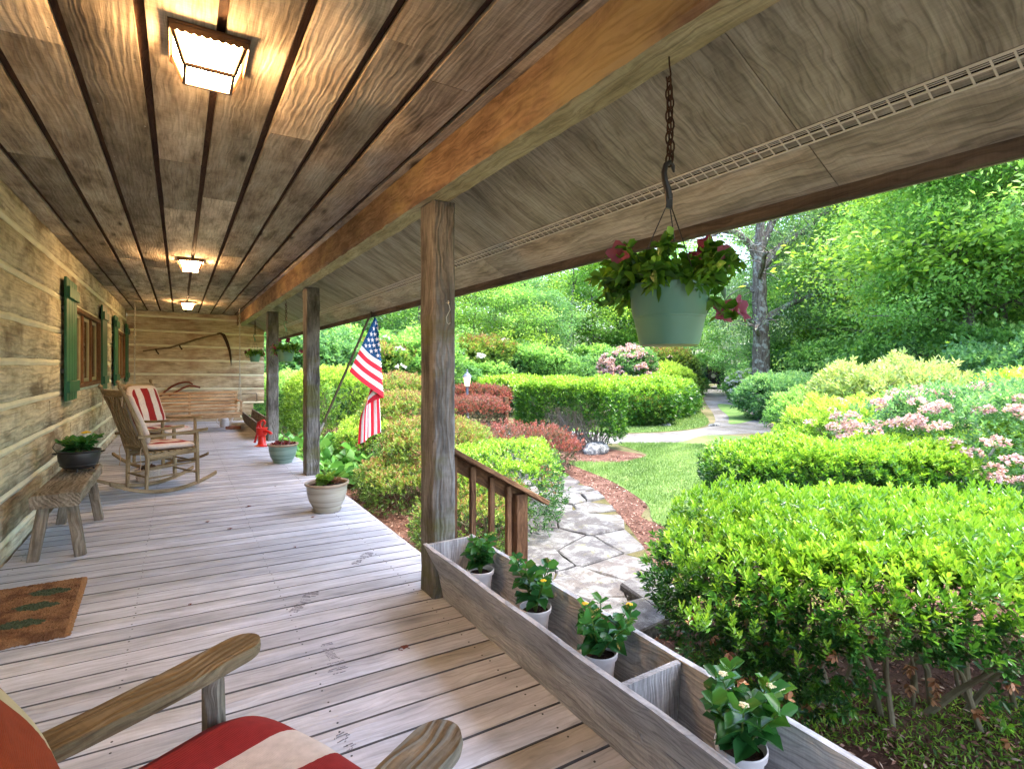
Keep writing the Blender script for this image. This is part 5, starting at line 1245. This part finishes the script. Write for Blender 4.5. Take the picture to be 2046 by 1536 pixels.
# hostas
def hosta(x, y, s_, label, seed):
    t = thing('hosta', label, 'hosta', (x, y, G), 0, 'hosta clumps beside the deck'); r = np.random.default_rng(seed); n = 55
    a = r.uniform(0, 6.28, n); el = r.uniform(.25, 1.3, n); D = np.c_[np.cos(a) * np.cos(el), np.sin(a) * np.cos(el), np.sin(el)]; q = r.uniform(.15, .42, n) * s_
    P = D * q[:, None] * np.array([1, 1, .8]); leaves('foliage', P, D * np.array([1, 1, .3]) + np.array((0, 0, .1)), .20 * s_ * r.uniform(.7, 1.2, n), .11 * s_, r.uniform(.2, 1, n), M['leaf_hosta'], r, t, True, .35)
    st = MB(seed)
    for p in P[::2]: st.tube([(0, 0, 0), tuple(p * .6 + np.array((0, 0, .03))), tuple(p)], .004, 5)
    st.build('stalks', M['gstem'], t)
hp = [(2.0, 8.6), (2.25, 9.3), (2.05, 10.1), (2.5, 10.8), (2.1, 11.4), (2.6, 8.8), (1.95, 12.2)]
hn = ['broad leaved hosta clump nearest the flag post', 'hosta clump second from the flag post, close to the deck', 'hosta clump beside the red pump', 'large hosta clump behind the far post', 'hosta clump past the low planter box', 'hosta clump half under the azalea near the flag post', 'farthest hosta clump near the end wall']
for i, (x, y) in enumerate(hp): hosta(x, y, 1.25 + .2 * (i % 3), hn[i], 90 + i)

# camera bearing (px at full size) and distance -> world
def at(px, dist): a = math.atan((px - 1023) / 1072) + R(31.813); return (math.sin(a) * dist, math.cos(a) * dist)
# ------------------------------------------------------------------ flowering shrubs on the right
def blooms(t, pts, R_, per, lf, mat, seed, name='blossoms'):
    r = np.random.default_rng(seed); P = []
    for p in pts:
        d = unit(r.normal(size=(per, 3))); d[:, 2] = np.abs(d[:, 2]) * .8; P.append(np.array(p) + d * R_)
    P = np.concatenate(P); PP, DD, HH = clusters(P, r.normal(size=P.shape) + np.array((0, -.3, .5)), 5, lf * .4, lf, r, .95, .1)
    leaves(name, PP, DD, lf, lf * .8, r.random(len(PP)), M[mat], r, t)
def flower_shrub(name, label, org, sx, sy, z1, n, lf, mat, bloommat, nb, seed, br=.09, per=16, bl=.03, tip=(.55, .85), face=None, gap=None, stems=8, z0=-.55, stem_r=.014, group=None):
    t = hedge(name, label, 'flowering shrub', org, 0, sx, sy, z0, z1, n, lf, mat, seed, 6, .25, gap, tip, (.1, .55), False, group, .35, 2.3, .4, stems, stem_r)
    if nb:
        r = np.random.default_rng(seed + 1); hz = (z1 - z0) / 2; pts = []
        while len(pts) < nb:
            d = r.normal(size=3); d /= np.linalg.norm(d)
            if d[2] < -.35 or (face is not None and d @ np.array(face) < -.2): continue
            pts.append(d * np.array([sx / 2, sy / 2, hz]) * r.uniform(1.06, 1.20) + np.array([0, 0, (z1 + z0) / 2 - G]))
        blooms(t, pts, br, per, bl, bloommat, seed)
    return t
TC = (-.85, -.5, .2)
laurel = flower_shrub('mountain_laurel', 'mountain laurel with pink white flower heads and pale crooked trunk, at the right', (8.3, 2.1), 3.0, 3.4, .95, 5600, .06, 'leaf_deep', 'pinkbloom', 150, 101, .095, 24, .034, tip=(.3, .55), face=TC, z0=-.25, stems=0)
m = MB(3); m.tube([(8.1, 2.15, G), (8.0, 2.35, -.40), (7.85, 2.55, -.16), (7.65, 2.68, .12), (7.5, 2.8, .33)], [.055, .045, .038, .03, .02], 10)
m.tube([(7.85, 2.55, -.16), (7.8, 2.4, .1), (7.9, 2.3, .35)], [.03, .02, .012], 8); m.tube([(8.05, 2.3, -.48), (7.95, 1.95, -.25), (7.7, 1.7, .05), (7.6, 1.6, .25)], [.035, .028, .02, .012], 8); m.tube([(7.95, 1.95, -.25), (8.1, 1.7, .05)], [.02, .01], 6)
m.build('trunk', plain('pale_bark', (.30, .29, .26), .9, .1, 0, .5, 30, .6), laurel, loc=(-8.3, -2.1, -G))
flower_shrub('mountain_laurel', 'yellow green laurel with coral pink buds, left of the white topped laurel', (9.2, 4.2), 2.6, 2.4, .62, 4200, .07, 'leaf_yel', 'pinkbloom', 16, 102, .08, 14, .03, (.7, 1), face=TC)
flower_shrub('pale_azalea', 'pale yellow leaved azalea with thin bare stems at the wood edge', (12.6, 5.3), 3.4, 3.0, 1.22, 2600, .12, 'leaf_pale', 'pinkbloom', 0, 103, stems=26)
flower_shrub('wild_azalea', 'yellow leaved shrub with a few white blossoms at the far right', (12.0, 2.2), 3.6, 3.2, 1.12, 4200, .10, 'leaf_yel', 'whitebloom', 5, 104, .15, 20, .045, (.6, 1), face=TC)
flower_shrub('evergreen_shrub', 'dense mid green shrub at the foot of the big forked tree', (18.2, 10.9), 3.6, 3.0, .78, 5200, .12, 'leaf_deep', 'pinkbloom', 0, 105, tip=(.6, .9))
flower_shrub('evergreen_shrub', 'round shrub with two pink blossoms between the drive and the pale azalea', (14.2, 7.4), 3.2, 2.6, .55, 4200, .09, 'leaf_tree', 'pinkbloom', 3, 106, .08, 16, .035, (.55, .8), face=TC)
flower_shrub('rhododendron', 'rhododendron covered in pale pink flower heads behind the second lamp post', at(1254, 29.5), 2.9, 2.6, 2.05, 3600, .14, 'leaf_deep', 'pinkbloom', 120, 107, .17, 22, .085, face=(-.7, -.7, .2))
flower_shrub('white_shrub', 'low shrub covered in white blossoms beside the big forked trunk', at(1500, 29.5), 2.2, 2.0, .85, 2400, .13, 'leaf_tree', 'whitebloom', 70, 108, .15, 16, .07, face=(-.8, -.5, .2))
flower_shrub('globe_shrub', 'domed yellow edged shrub behind the low hedge', (22.5, 20.6), 3.4, 3.0, 1.15, 4600, .12, 'leaf_yel', 'pinkbloom', 0, 109, tip=(.8, 1))
flower_shrub('laurel_shrub', 'tall reddish tinged laurel left of the parked car', (24.4, 22.0), 3.2, 3.0, 2.2, 4600, .16, 'leaf_azalea', 'pinkbloom', 3, 110, .15, 12, .06)
flower_shrub('low_shrub', 'light green shrub mound behind the first length of low hedge', (15.5, 24), 4.6, 3.0, .95, 4200, .14, 'leaf_yel', 'pinkbloom', 0, 111)
flower_shrub('wild_laurel', 'bushy laurel with a few white flowers behind the first lamp post', (12.6, 24.0), 5.0, 4.0, 2.6, 5200, .17, 'leaf_azalea', 'whitebloom', 5, 112, .25, 16, .1, face=(-.5, -.8, .2), stems=16)
flower_shrub('wild_laurel', 'pale flowering laurel at the wood edge left of the flag', (6.4, 19.5), 4.6, 4.0, 2.0, 5200, .14, 'leaf_azalea', 'whitebloom', 22, 113, .18, 14, .06, face=(-.3, -.9, .1))

# ------------------------------------------------------------------ trees
def make_tree(name, label, cat, H_, spread, seed, leafm, leafL, ncl, per, low=.12, trunk_r=.16, crown_sq=1.0, flat=.55, group=None, conifer=False, drop=0):
    r = random.Random(seed); nr = np.random.default_rng(seed); t = thing(name, label, cat, (0, 0, G), 0, group); tk = MB(seed)
    lean = Vector((r.uniform(-.06, .06) * H_, r.uniform(-.06, .06) * H_, 0)); n = 7
    ax = [Vector((lean[0] * (k / n) ** 1.5 + r.uniform(-.06, .06), lean[1] * (k / n) ** 1.5 + r.uniform(-.06, .06), H_ * .93 * k / n - (.05 if k == 0 else 0))) for k in range(n + 1)]
    tk.tube(ax, [trunk_r * (1.25 if k == 0 else 1) * (1 - .88 * k / n) for k in range(n + 1)], 9)
    C = []; W = []; nb = 26
    for i in range(nb):
        u = low + (1 - low) * (i + r.random()) / nb; p = ax[0].lerp(ax[-1], u); k = min(n - 1, int(u * n)); p = ax[k].lerp(ax[k + 1], u * n - k)
        prof = (math.sin(PI * min(1, (u - low * .6) / (1 - low * .6)) ** .8) ** .6) if not conifer else (1.05 - u)
        L = spread * (.35 + .75 * prof) * r.uniform(.7, 1.15); a = i * 2.4 + r.uniform(-.5, .5); el = (.5 * u + r.uniform(-.05, .35)) if not conifer else r.uniform(-.15, .1)
        d = Vector((math.cos(a) * math.cos(el), math.sin(a) * math.cos(el), math.sin(el)))
        e = p + d * L; mid = p.lerp(e, .5) + Vector((0, 0, -.04 * L + .08 * L)); r0 = trunk_r * .32 * (1.1 - u)
        tk.tube([p, mid, e], [r0, r0 * .6, r0 * .15], 6)
        for _ in range(4):
            w = r.uniform(.3, 1); q = p.lerp(mid, w * 2) if w < .5 else mid.lerp(e, w * 2 - 1); a2 = a + r.choice((-1, 1)) * r.uniform(.4, 1.1); l2 = L * r.uniform(.25, .5)
            f = q + Vector((math.cos(a2) * l2, math.sin(a2) * l2, l2 * r.uniform(-.1, .4))); tk.tube([q, f], [r0 * .4, r0 * .1], 4); C += [q.lerp(f, .6), f]; W += [1, 1]
        C += [p.lerp(e, .55), p.lerp(e, .8), e]; W += [1, 1, 1]
    tk.build('trunk', M['bark'], t)
    C = np.array([tuple(c) for c in C]); idx = nr.integers(0, len(C), ncl); cc = C[idx] + nr.normal(size=(ncl, 3)) * spread * np.array((.10, .10, .07)); sz_c = spread * nr.uniform(.08, .16, ncl); tone = nr.normal(size=ncl) * .16
    P = np.repeat(cc, per, 0) + nr.normal(size=(ncl * per, 3)) * np.repeat(sz_c, per)[:, None] * np.array([1, 1, flat])
    out = unit(P - np.array([0, 0, H_ * .5])); D = out * .5 + nr.normal(size=P.shape) * .7; D[:, 2] -= drop
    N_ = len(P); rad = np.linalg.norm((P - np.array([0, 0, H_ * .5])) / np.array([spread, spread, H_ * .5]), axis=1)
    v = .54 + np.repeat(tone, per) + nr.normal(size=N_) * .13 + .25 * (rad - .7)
    LL = leafL * nr.uniform(.7, 1.25, N_); leaves('crown', P, D, LL, LL * (.5 if not conifer else .28), v, M[leafm], nr, t, False, .1 + drop * .3); return t
gf = 'forest trees behind the garden'
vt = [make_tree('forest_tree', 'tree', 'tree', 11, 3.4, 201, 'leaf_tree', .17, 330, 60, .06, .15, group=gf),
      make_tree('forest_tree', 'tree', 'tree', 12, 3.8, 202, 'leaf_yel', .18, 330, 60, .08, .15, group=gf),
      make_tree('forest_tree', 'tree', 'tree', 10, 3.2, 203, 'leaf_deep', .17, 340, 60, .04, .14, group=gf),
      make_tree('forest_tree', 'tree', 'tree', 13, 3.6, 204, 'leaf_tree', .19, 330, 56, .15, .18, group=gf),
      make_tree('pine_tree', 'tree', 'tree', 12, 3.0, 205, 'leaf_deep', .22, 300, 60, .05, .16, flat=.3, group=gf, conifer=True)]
kinds = ['bushy mid green', 'light yellow green', 'deep green', 'tall green', 'dark feathery pine like']
# (camera bearing px at full size, distance, kind, scale) -> world
def at(px, dist): a = math.atan((px - 1023) / 1072) + R(31.813); return (math.sin(a) * dist, math.cos(a) * dist)
spots = []
rt = random.Random(42)
row = [(560, 24, 2, .62), (640, 27, 0, .70), (700, 25, 2, .66), (765, 29, 3, .66), (830, 27, 0, .72), (890, 31, 2, .72), (945, 29, 1, .62), (1000, 30, 0, .66), (1050, 33, 4, .72), (1095, 32, 2, .60), (1140, 38, 1, .95), (1190, 40, 0, .92), (1240, 41, 3, .80),
       (1290, 42, 0, .78), (1340, 40, 3, .80), (1350, 50, 2, .9), (1470, 62, 2, 1.1), (1500, 36, 0, .60), (1560, 33, 2, .52), (1610, 35, 0, .8), (1660, 32, 0, .70), (1705, 36, 3, .95), (1760, 30, 1, .80), (1800, 29, 0, .95), (1860, 25, 0, .85), (1905, 27, 3, .95), (1950, 24, 1, .85), (2015, 21, 0, .88), (2070, 24, 1, 1.0), (2130, 20, 0, .9), (2210, 22, 1, 1.0)]
for q in row: spots.append(q)
for k in range(34): px = 480 + k * 54 + rt.uniform(-20, 20); spots.append((px, 44 + rt.uniform(-4, 12) - (9 if px > 1600 else 0) + (20 if 1330 < px < 1530 else 0), rt.choice((0, 1, 2, 3, 3, 4)), rt.uniform(.85, 1.0) if 1000 < px < 1330 else rt.uniform(.95, 1.2)))
used = set(); nearname = {0: 'a', }
fx = {}
for i, (px, dist, kd, s_) in enumerate(spots):
    x, y_ = at(px, dist)
    where = ('left of the flag' if px < 690 else 'behind the flag' if px < 800 else 'behind the large near post' if px < 915 else 'above the first lamp post' if px < 1010 else 'above the square clipped hedge' if px < 1180 else 'above the pink rhododendron' if px < 1310
             else 'beyond the parked car' if px < 1470 else 'behind the big forked tree' if px < 1580 else 'right of the big forked tree' if px < 1720 else 'behind the pale azalea' if px < 1860 else 'above the laurels' if px < 2000 else 'past the right edge of the laurels')
    dd = 'at the wood front' if i < len(row) else 'deep in the wood'
    lab = '%s tree %s, %s' % (kinds[kd].replace('dark feathery pine like', 'dark feathery'), dd, where); c_ = fx.get(lab, 0); fx[lab] = c_ + 1
    if c_: lab = '%s %s' % (['', 'second', 'third', 'fourth', 'fifth'][min(4, c_)], lab)
    if kd not in used:
        o = vt[kd]; used.add(kd); o.location = (x, y_, G); o.rotation_euler = (0, 0, rt.uniform(0, 6.28)); o.scale = (s_ * 1.15, s_ * 1.15, s_); o['label'] = lab
    else: dup(vt[kd], (x, y_, G), rt.uniform(0, 6.28), lab, (s_ * rt.uniform(1.05, 1.3), s_ * rt.uniform(1.05, 1.3), s_))
# understory bushes along the wood edge
ub = hedge('understory_bush', 'bush', 'bush', (0, 0), 0, 4.2, 3.6, -.6, 2.3, 5200, .15, 'leaf_deep', 301, 5, .8, None, (.35, .75), (.15, .6), False, 'bushes under the wood edge', .3, 2.2, .5, 6, .02)
ub2 = hedge('understory_bush', 'bush', 'bush', (0, 0), 0, 4.4, 3.4, -.6, 2.6, 5200, .15, 'leaf_tree', 302, 5, .8, None, (.35, .75), (.1, .5), False, 'bushes under the wood edge', .3, 2.2, .5, 6, .02)
ul = [(610, 19, 'left of the flag, close to the hostas'), (680, 22, 'behind the flag post'), (750, 23, 'right behind the flag'), (810, 21, 'between the flag and the large near post'), (870, 24, 'behind the large near post'), (960, 26, 'just right of the first lamp post'), (1030, 28, 'above the left end of the square hedge'), (1090, 27, 'above the middle of the square hedge'), (1150, 30, 'left of the second lamp post'), (1200, 34, 'behind the second lamp post'),
      (1330, 36, 'behind the domed shrub'), (1355, 36, 'left of the parked car'), (1500, 52, 'between the parked car and the forked trunk'), (1610, 33, 'right of the forked trunk'), (1660, 31, 'above the dense green shrub'), (1700, 27, 'left of the pale azalea'), (1760, 25, 'behind the pale azalea'), (1840, 24, 'under the dark slim trunk'), (1930, 22.5, 'above the pink laurel'), (2010, 20, 'at the right above the laurel'), (2100, 17, 'outside the right end of the laurels')]
for i, (px, dist, wh) in enumerate(ul):
    x, y_ = at(px, dist); src = (ub, ub2)[i % 2]; lab = 'leafy green bush at the wood edge, ' + wh
    if i < 2: o = src; o.location = (x, y_, G); o['label'] = lab; o.rotation_euler = (0, 0, i)
    else: dup(src, (x, y_, G), rt.uniform(0, 6.28), lab, (rt.uniform(.75, 1.1), rt.uniform(.75, 1.1), rt.uniform(.6, 1.0)))

# the big forked tree
ok = thing('forked_tree', 'big grey barked tree with forked limbs and drooping pale leaves beside the drive', 'tree')
m = MB(6); C_ = []
def limb(pts, rd, n=10):
    P_ = [Vector(p) for p in pts]; out = []; rr2 = []
    for i in range(len(P_) - 1):
        for k in range(4):
            t_ = k / 4; out.append(P_[i].lerp(P_[i + 1], t_) + Vector((m.r.uniform(-.03, .03), m.r.uniform(-.03, .03), 0))); rr2.append((rd[i] + (rd[i + 1] - rd[i]) * t_) * (1.25 if n == 8 else 1))
    out.append(P_[-1]); rr2.append(rd[-1]); m.tube(out, rr2, n)
limb([(22.57, 14.83, G - .05), (22.57, 14.83, -.2), (22.587, 14.82, 1.963), (22.529, 14.856, 4.248), (22.49, 14.88, 6.077), (22.529, 14.856, 7.219), (22.6, 14.8, 8.3), (22.86, 14.65, 10)], [.55, .41, .37, .31, .27, .20, .14, .06], 14)
limbs = [([(22.49, 14.88, 6.077), (22.179, 15.073, 6.762), (21.596, 15.434, 7.379), (21.014, 15.796, 7.402), (20.2, 16.3, 6.9)], [.16, .13, .10, .07, .03]), ([(22.567, 14.832, 6.6), (23.053, 14.531, 7.905), (23.538, 14.229, 8.933), (23.9, 14, 10)], [.15, .11, .08, .04]),
         ([(22.55, 14.85, 5.5), (23.344, 14.35, 6.762), (24.315, 13.748, 7.448), (25.286, 13.145, 8.476), (26.84, 12.181, 9.162)], [.17, .14, .11, .08, .04]), ([(22.6, 14.8, 3.3), (23.538, 14.229, 3.974), (24.51, 13.627, 4.477), (25.675, 12.904, 4.591)], [.14, .10, .07, .03]),
         ([(22.47, 14.892, 3.1), (21.596, 15.434, 3.791), (20.625, 16.037, 4.148)], [.11, .07, .02]), ([(22.5, 14.9, 2.6), (21.6, 14.4, 3.0), (20.8, 13.9, 2.7)], [.10, .06, .02]), ([(22.5, 14.9, 4.6), (23.4, 16.2, 5.2), (24.4, 17.6, 5.0)], [.12, .08, .02]), ([(22.4, 14.8, 5.2), (21.0, 13.6, 6.0), (20.1, 12.8, 5.8)], [.1, .07, .02])]
for pts, rd in limbs:
    limb(pts, rd, 8)
    for i in range(1, len(pts)):
        for _ in range(5):
            t_ = m.r.random(); p = Vector(pts[i - 1]).lerp(Vector(pts[i]), t_); f = p + Vector((m.r.uniform(-1.3, 1.3), m.r.uniform(-1.3, 1.3), m.r.uniform(-.5, .8))); m.tube([p, p.lerp(f, .5) + Vector((0, 0, .12)), f], [.03, .02, .008], 5); C_ += [p.lerp(f, .6), f, f]
        C_.append(Vector(pts[i]))
m.build('trunk', M['bark'], ok)
nr = np.random.default_rng(5); C_ = np.array([tuple(c) for c in C_]); ncl, per = 520, 90; cc = C_[nr.integers(0, len(C_), ncl)] + nr.normal(size=(ncl, 3)) * np.array((.45, .45, .35))
vd = np.array((.835, .549)); rel = cc[:, :2] - np.array((22.55, 14.85)); front = rel @ vd < .5; lat = np.abs(rel @ np.array((.549, -.835)))
clear = front & (lat < .75) & (cc[:, 2] > .2) | (front & (nr.random(ncl) < np.where(cc[:, 2] > 4.6, .85, .5))); cc = cc[~clear]; ncl = len(cc)
P = np.repeat(cc, per, 0) + nr.normal(size=(ncl * per, 3)) * np.array((.32, .32, .24)); D = nr.normal(size=P.shape) * .6; D[:, 2] -= .75
leaves('crown', P, D, nr.uniform(.10, .19, len(P)), .045, .6 + np.repeat(nr.normal(size=ncl) * .15, per) + nr.normal(size=len(P)) * .14, M['leaf_oak'], nr, ok)

# slim dark trunk tree on the right, bright broad leaves
m = MB(8); C_ = []
st_ = thing('slim_tree', 'slim dark trunk tree in bright broad leaves rising behind the laurels', 'tree')
axp = [(18.5, 6.13, G - .05), (18.573, 6.13, .796), (18.716, 6.042, 1.706), (18.811, 5.983, 3.105), (18.632, 6.093, 3.945), (18.514, 6.167, 4.784), (19.0, 5.85, 6.183), (19.2, 5.8, 8.2)]
limb(axp, [.17, .15, .14, .12, .11, .09, .07, .03], 9)
for k in range(30):
    u = .34 + .64 * k / 30; i = min(6, int(u * 7)); p = Vector(axp[i]).lerp(Vector(axp[i + 1]), u * 7 - i); a = k * 2.4; L = m.r.uniform(1.4, 3.1) * (1.1 - .4 * u); e = p + Vector((math.cos(a) * L, math.sin(a) * L, L * m.r.uniform(-.05, .4)))
    m.tube([p, p.lerp(e, .5) + Vector((0, 0, .1)), e], [.045 * (1.2 - u), .028, .01], 6)
    for _ in range(4): w = m.r.uniform(.3, 1); q = p.lerp(e, w); f = q + Vector((m.r.uniform(-.9, .9), m.r.uniform(-.9, .9), m.r.uniform(-.2, .5))); m.tube([q, f], [.015, .005], 4); C_ += [q.lerp(f, .5), f]
    C_ += [e, p.lerp(e, .7)]
m.build('trunk', M['bark'], st_)
C_ = np.array([tuple(c) for c in C_]); ncl, per = 460, 80; cc = C_[nr.integers(0, len(C_), ncl)] + nr.normal(size=(ncl, 3)) * np.array((.25, .25, .12))
P = np.repeat(cc, per, 0) + nr.normal(size=(ncl * per, 3)) * np.array((.30, .30, .13)); D = nr.normal(size=P.shape); D[:, 2] -= .2
leaves('crown', P, D, nr.uniform(.08, .14, len(P)), .06, .62 + np.repeat(nr.normal(size=ncl) * .17, per) + nr.normal(size=len(P)) * .14, M['leaf_tree'], nr, st_)

# ------------------------------------------------------------------ garden furniture
def lamp(x, y, ztop, label, metal, s_=1.0):
    t = thing('lamp_post', label, 'lamp post', (x, y, G), R(20), 'lit lamp posts in the garden'); h = ztop - G - .55 * s_
    m = MB(); m.lathe([(.07 * s_, 0), (.07 * s_, .05), (.045 * s_, .08), (.042 * s_, h - .05), (.06 * s_, h - .04), (.03 * s_, h)], 14); m.build('post', M[metal if metal != 'copper' else 'lampmetal'], t)
    a, b = .075 * s_, .115 * s_; hh = .27 * s_; m = MB()
    for i in range(6):
        th = i * PI / 3; th2 = th + PI / 3; p, q = (math.cos(th), math.sin(th)), (math.cos(th2), math.sin(th2))
        m.beam((p[0] * a, p[1] * a, h), (p[0] * b, p[1] * b, h + hh), .012 * s_, .012 * s_); m.beam((p[0] * b, p[1] * b, h + hh), (q[0] * b, q[1] * b, h + hh), .014 * s_, .014 * s_); m.beam((p[0] * a, p[1] * a, h), (q[0] * a, q[1] * a, h), .014 * s_, .014 * s_)
    m.build('lantern_frame', M[metal], t)
    for i in range(6):
        th = i * PI / 3; th2 = th + PI / 3; q = .95; p0, p1 = (math.cos(th) * q, math.sin(th) * q), (math.cos(th2) * q, math.sin(th2) * q); m = MB()
        vs = [(p0[0] * a, p0[1] * a, h), (p1[0] * a, p1[1] * a, h), (p1[0] * b, p1[1] * b, h + hh), (p0[0] * b, p0[1] * b, h + hh)]; m._add(vs + [(v[0] * .97, v[1] * .97, v[2]) for v in vs], vs + vs, [(0, 1, 2, 3), (7, 6, 5, 4)]); m.build('glass_pane', M['lantern_lit'], t, smooth=0)
    m = MB(); m.lathe([(.15 * s_, h + hh), (.14 * s_, h + hh + .03 * s_), (.075 * s_, h + hh + .11 * s_), (.05 * s_, h + hh + .12 * s_), (.03 * s_, h + hh + .16 * s_), (.018 * s_, h + hh + .18 * s_), (.028 * s_, h + hh + .20 * s_), (.004, h + hh + .25 * s_)], 14); m.build('cap', M[metal], t)
lamp(8.6, 16.85, 1.19, 'grey lamp post with lit lantern standing in the red barberry', 'lampmetal', 1.15)
lamp(*at(1226, 22.6), 1.06, 'copper topped lit lamp post behind the low hedge', 'copper', 1.15)
m = MB(2); m.beam((8.62, 14.25, G - .03), (8.62, 14.25, .30), .13, .13, up=(1, 0, 0), ch=.01, seg=6, rough=.003); tag(m.build('wooden_post', M['rail']), 'short dark wooden garden post left of the square clipped hedge', 'post')
def boulder(x, y, sx, sy, sz_, label, seed):
    bm_v = MB(seed); r = np.random.default_rng(seed); n1, n2 = 14, 20; vs = []
    for i in range(n1 + 1):
        for j in range(n2):
            ph, th = PI * i / n1, 2 * PI * j / n2; p = np.array((math.sin(ph) * math.cos(th), math.sin(ph) * math.sin(th), math.cos(ph))); k = 1 + .16 * wob(p[None] * 1.0, seed, 2.2)[0] + .05 * wob(p[None], seed + 1, 7)[0]; vs.append(tuple(p * k * np.array((sx, sy, sz_))))
    bm_v._add(vs, vs, [(i * n2 + j, (i + 1) * n2 + j, (i + 1) * n2 + (j + 1) % n2, i * n2 + (j + 1) % n2) for i in range(n1) for j in range(n2)]); o = bm_v.build('rock', M['rock'], smooth=35); o.location = (x, y, G + sz_ * .3); tag(o, label, 'rock')
boulder(7.62, 8.85, .30, .22, .20, 'lichen spotted grey boulder under the square clipped hedge', 4)
boulder(12.7, 11.55, .22, .16, .09, 'small pale flat rock at the foot of the low hedge beside the drive', 5)
boulder(14.2, 10.9, .24, .12, .06, 'small pale rock lying in the grass between the two gravel tracks', 6)

# parked car, far
car = thing('parked_car', 'dark blue boxy off road car with spare wheel on its tail, parked up the drive', 'car', (*at(1427, 45), G), R(46))
def body_section(m, prof, x0, x1, inset=0):
    n = len(prof); vs = [(x0, a, b) for a, b in prof] + [(x1, a, b) for a, b in prof]; m._add(vs, vs, [tuple(range(n)), tuple(range(2 * n - 1, n - 1, -1))] + [(i, n + i, n + (i + 1) % n, (i + 1) % n) for i in range(n)])
m = MB(); body_section(m, [(-.85, .45), (-.88, .6), (-.88, 1.0), (-.80, 1.08), (.80, 1.08), (.88, 1.0), (.88, .6), (.85, .45)], 0, 3.9); m.build('body', M['bluepaint'], car)
m = MB(); body_section(m, [(-.80, 1.08), (-.70, 1.72), (-.62, 1.80), (.62, 1.80), (.70, 1.72), (.80, 1.08)], .03, 2.4); m.build('cab', M['bluepaint'], car)
m = MB(); m.beam((-.0, -.5, 1.42), (-.0, .5, 1.42), .05, .5); m.build('rear_window', M['glass'], car)
for x in (.75, 3.1):
    for y_ in (-.82, .82):
        m = MB(); m.tube([(x, y_ - .12, .37), (x, y_ - .10, .37), (x, y_ + .10, .37), (x, y_ + .12, .37)], [.30, .37, .37, .30], 24); w_ = m.build('wheel', M['tyre'], car); m = MB(); m.tube([(x, y_ - .125, .37), (x, y_ + .125, .37)], .2, 16); m.build('rim', M['steel'], w_)
m = MB(); m.tube([(-.04, .1, 1.05), (-.06, .1, 1.05), (-.22, .1, 1.05), (-.25, .1, 1.05)], [.30, .37, .37, .28], 24); w_ = m.build('spare_wheel', M['tyre'], car); m = MB(); m.tube([(-.2, .1, 1.05), (-.265, .1, 1.05)], .17, 16); m.build('rim', M['steel'], w_)
m = MB(); m.beam((-.12, -.8, .52), (-.12, .8, .52), .16, .16, ch=.03); m.build('bumper', M['tyre'], car)
for s_ in (-1, 1): m = MB(); m.beam((-.02, s_ * .74, .78), (-.02, s_ * .74, .95), .1, .05, up=(0, 1, 0)); m.build('tail_light', M['pump'], car)
print('objects', len(SC.objects), 'tris', sum(len(me.loops) - 2 * len(me.polygons) for me in bpy.data.meshes))
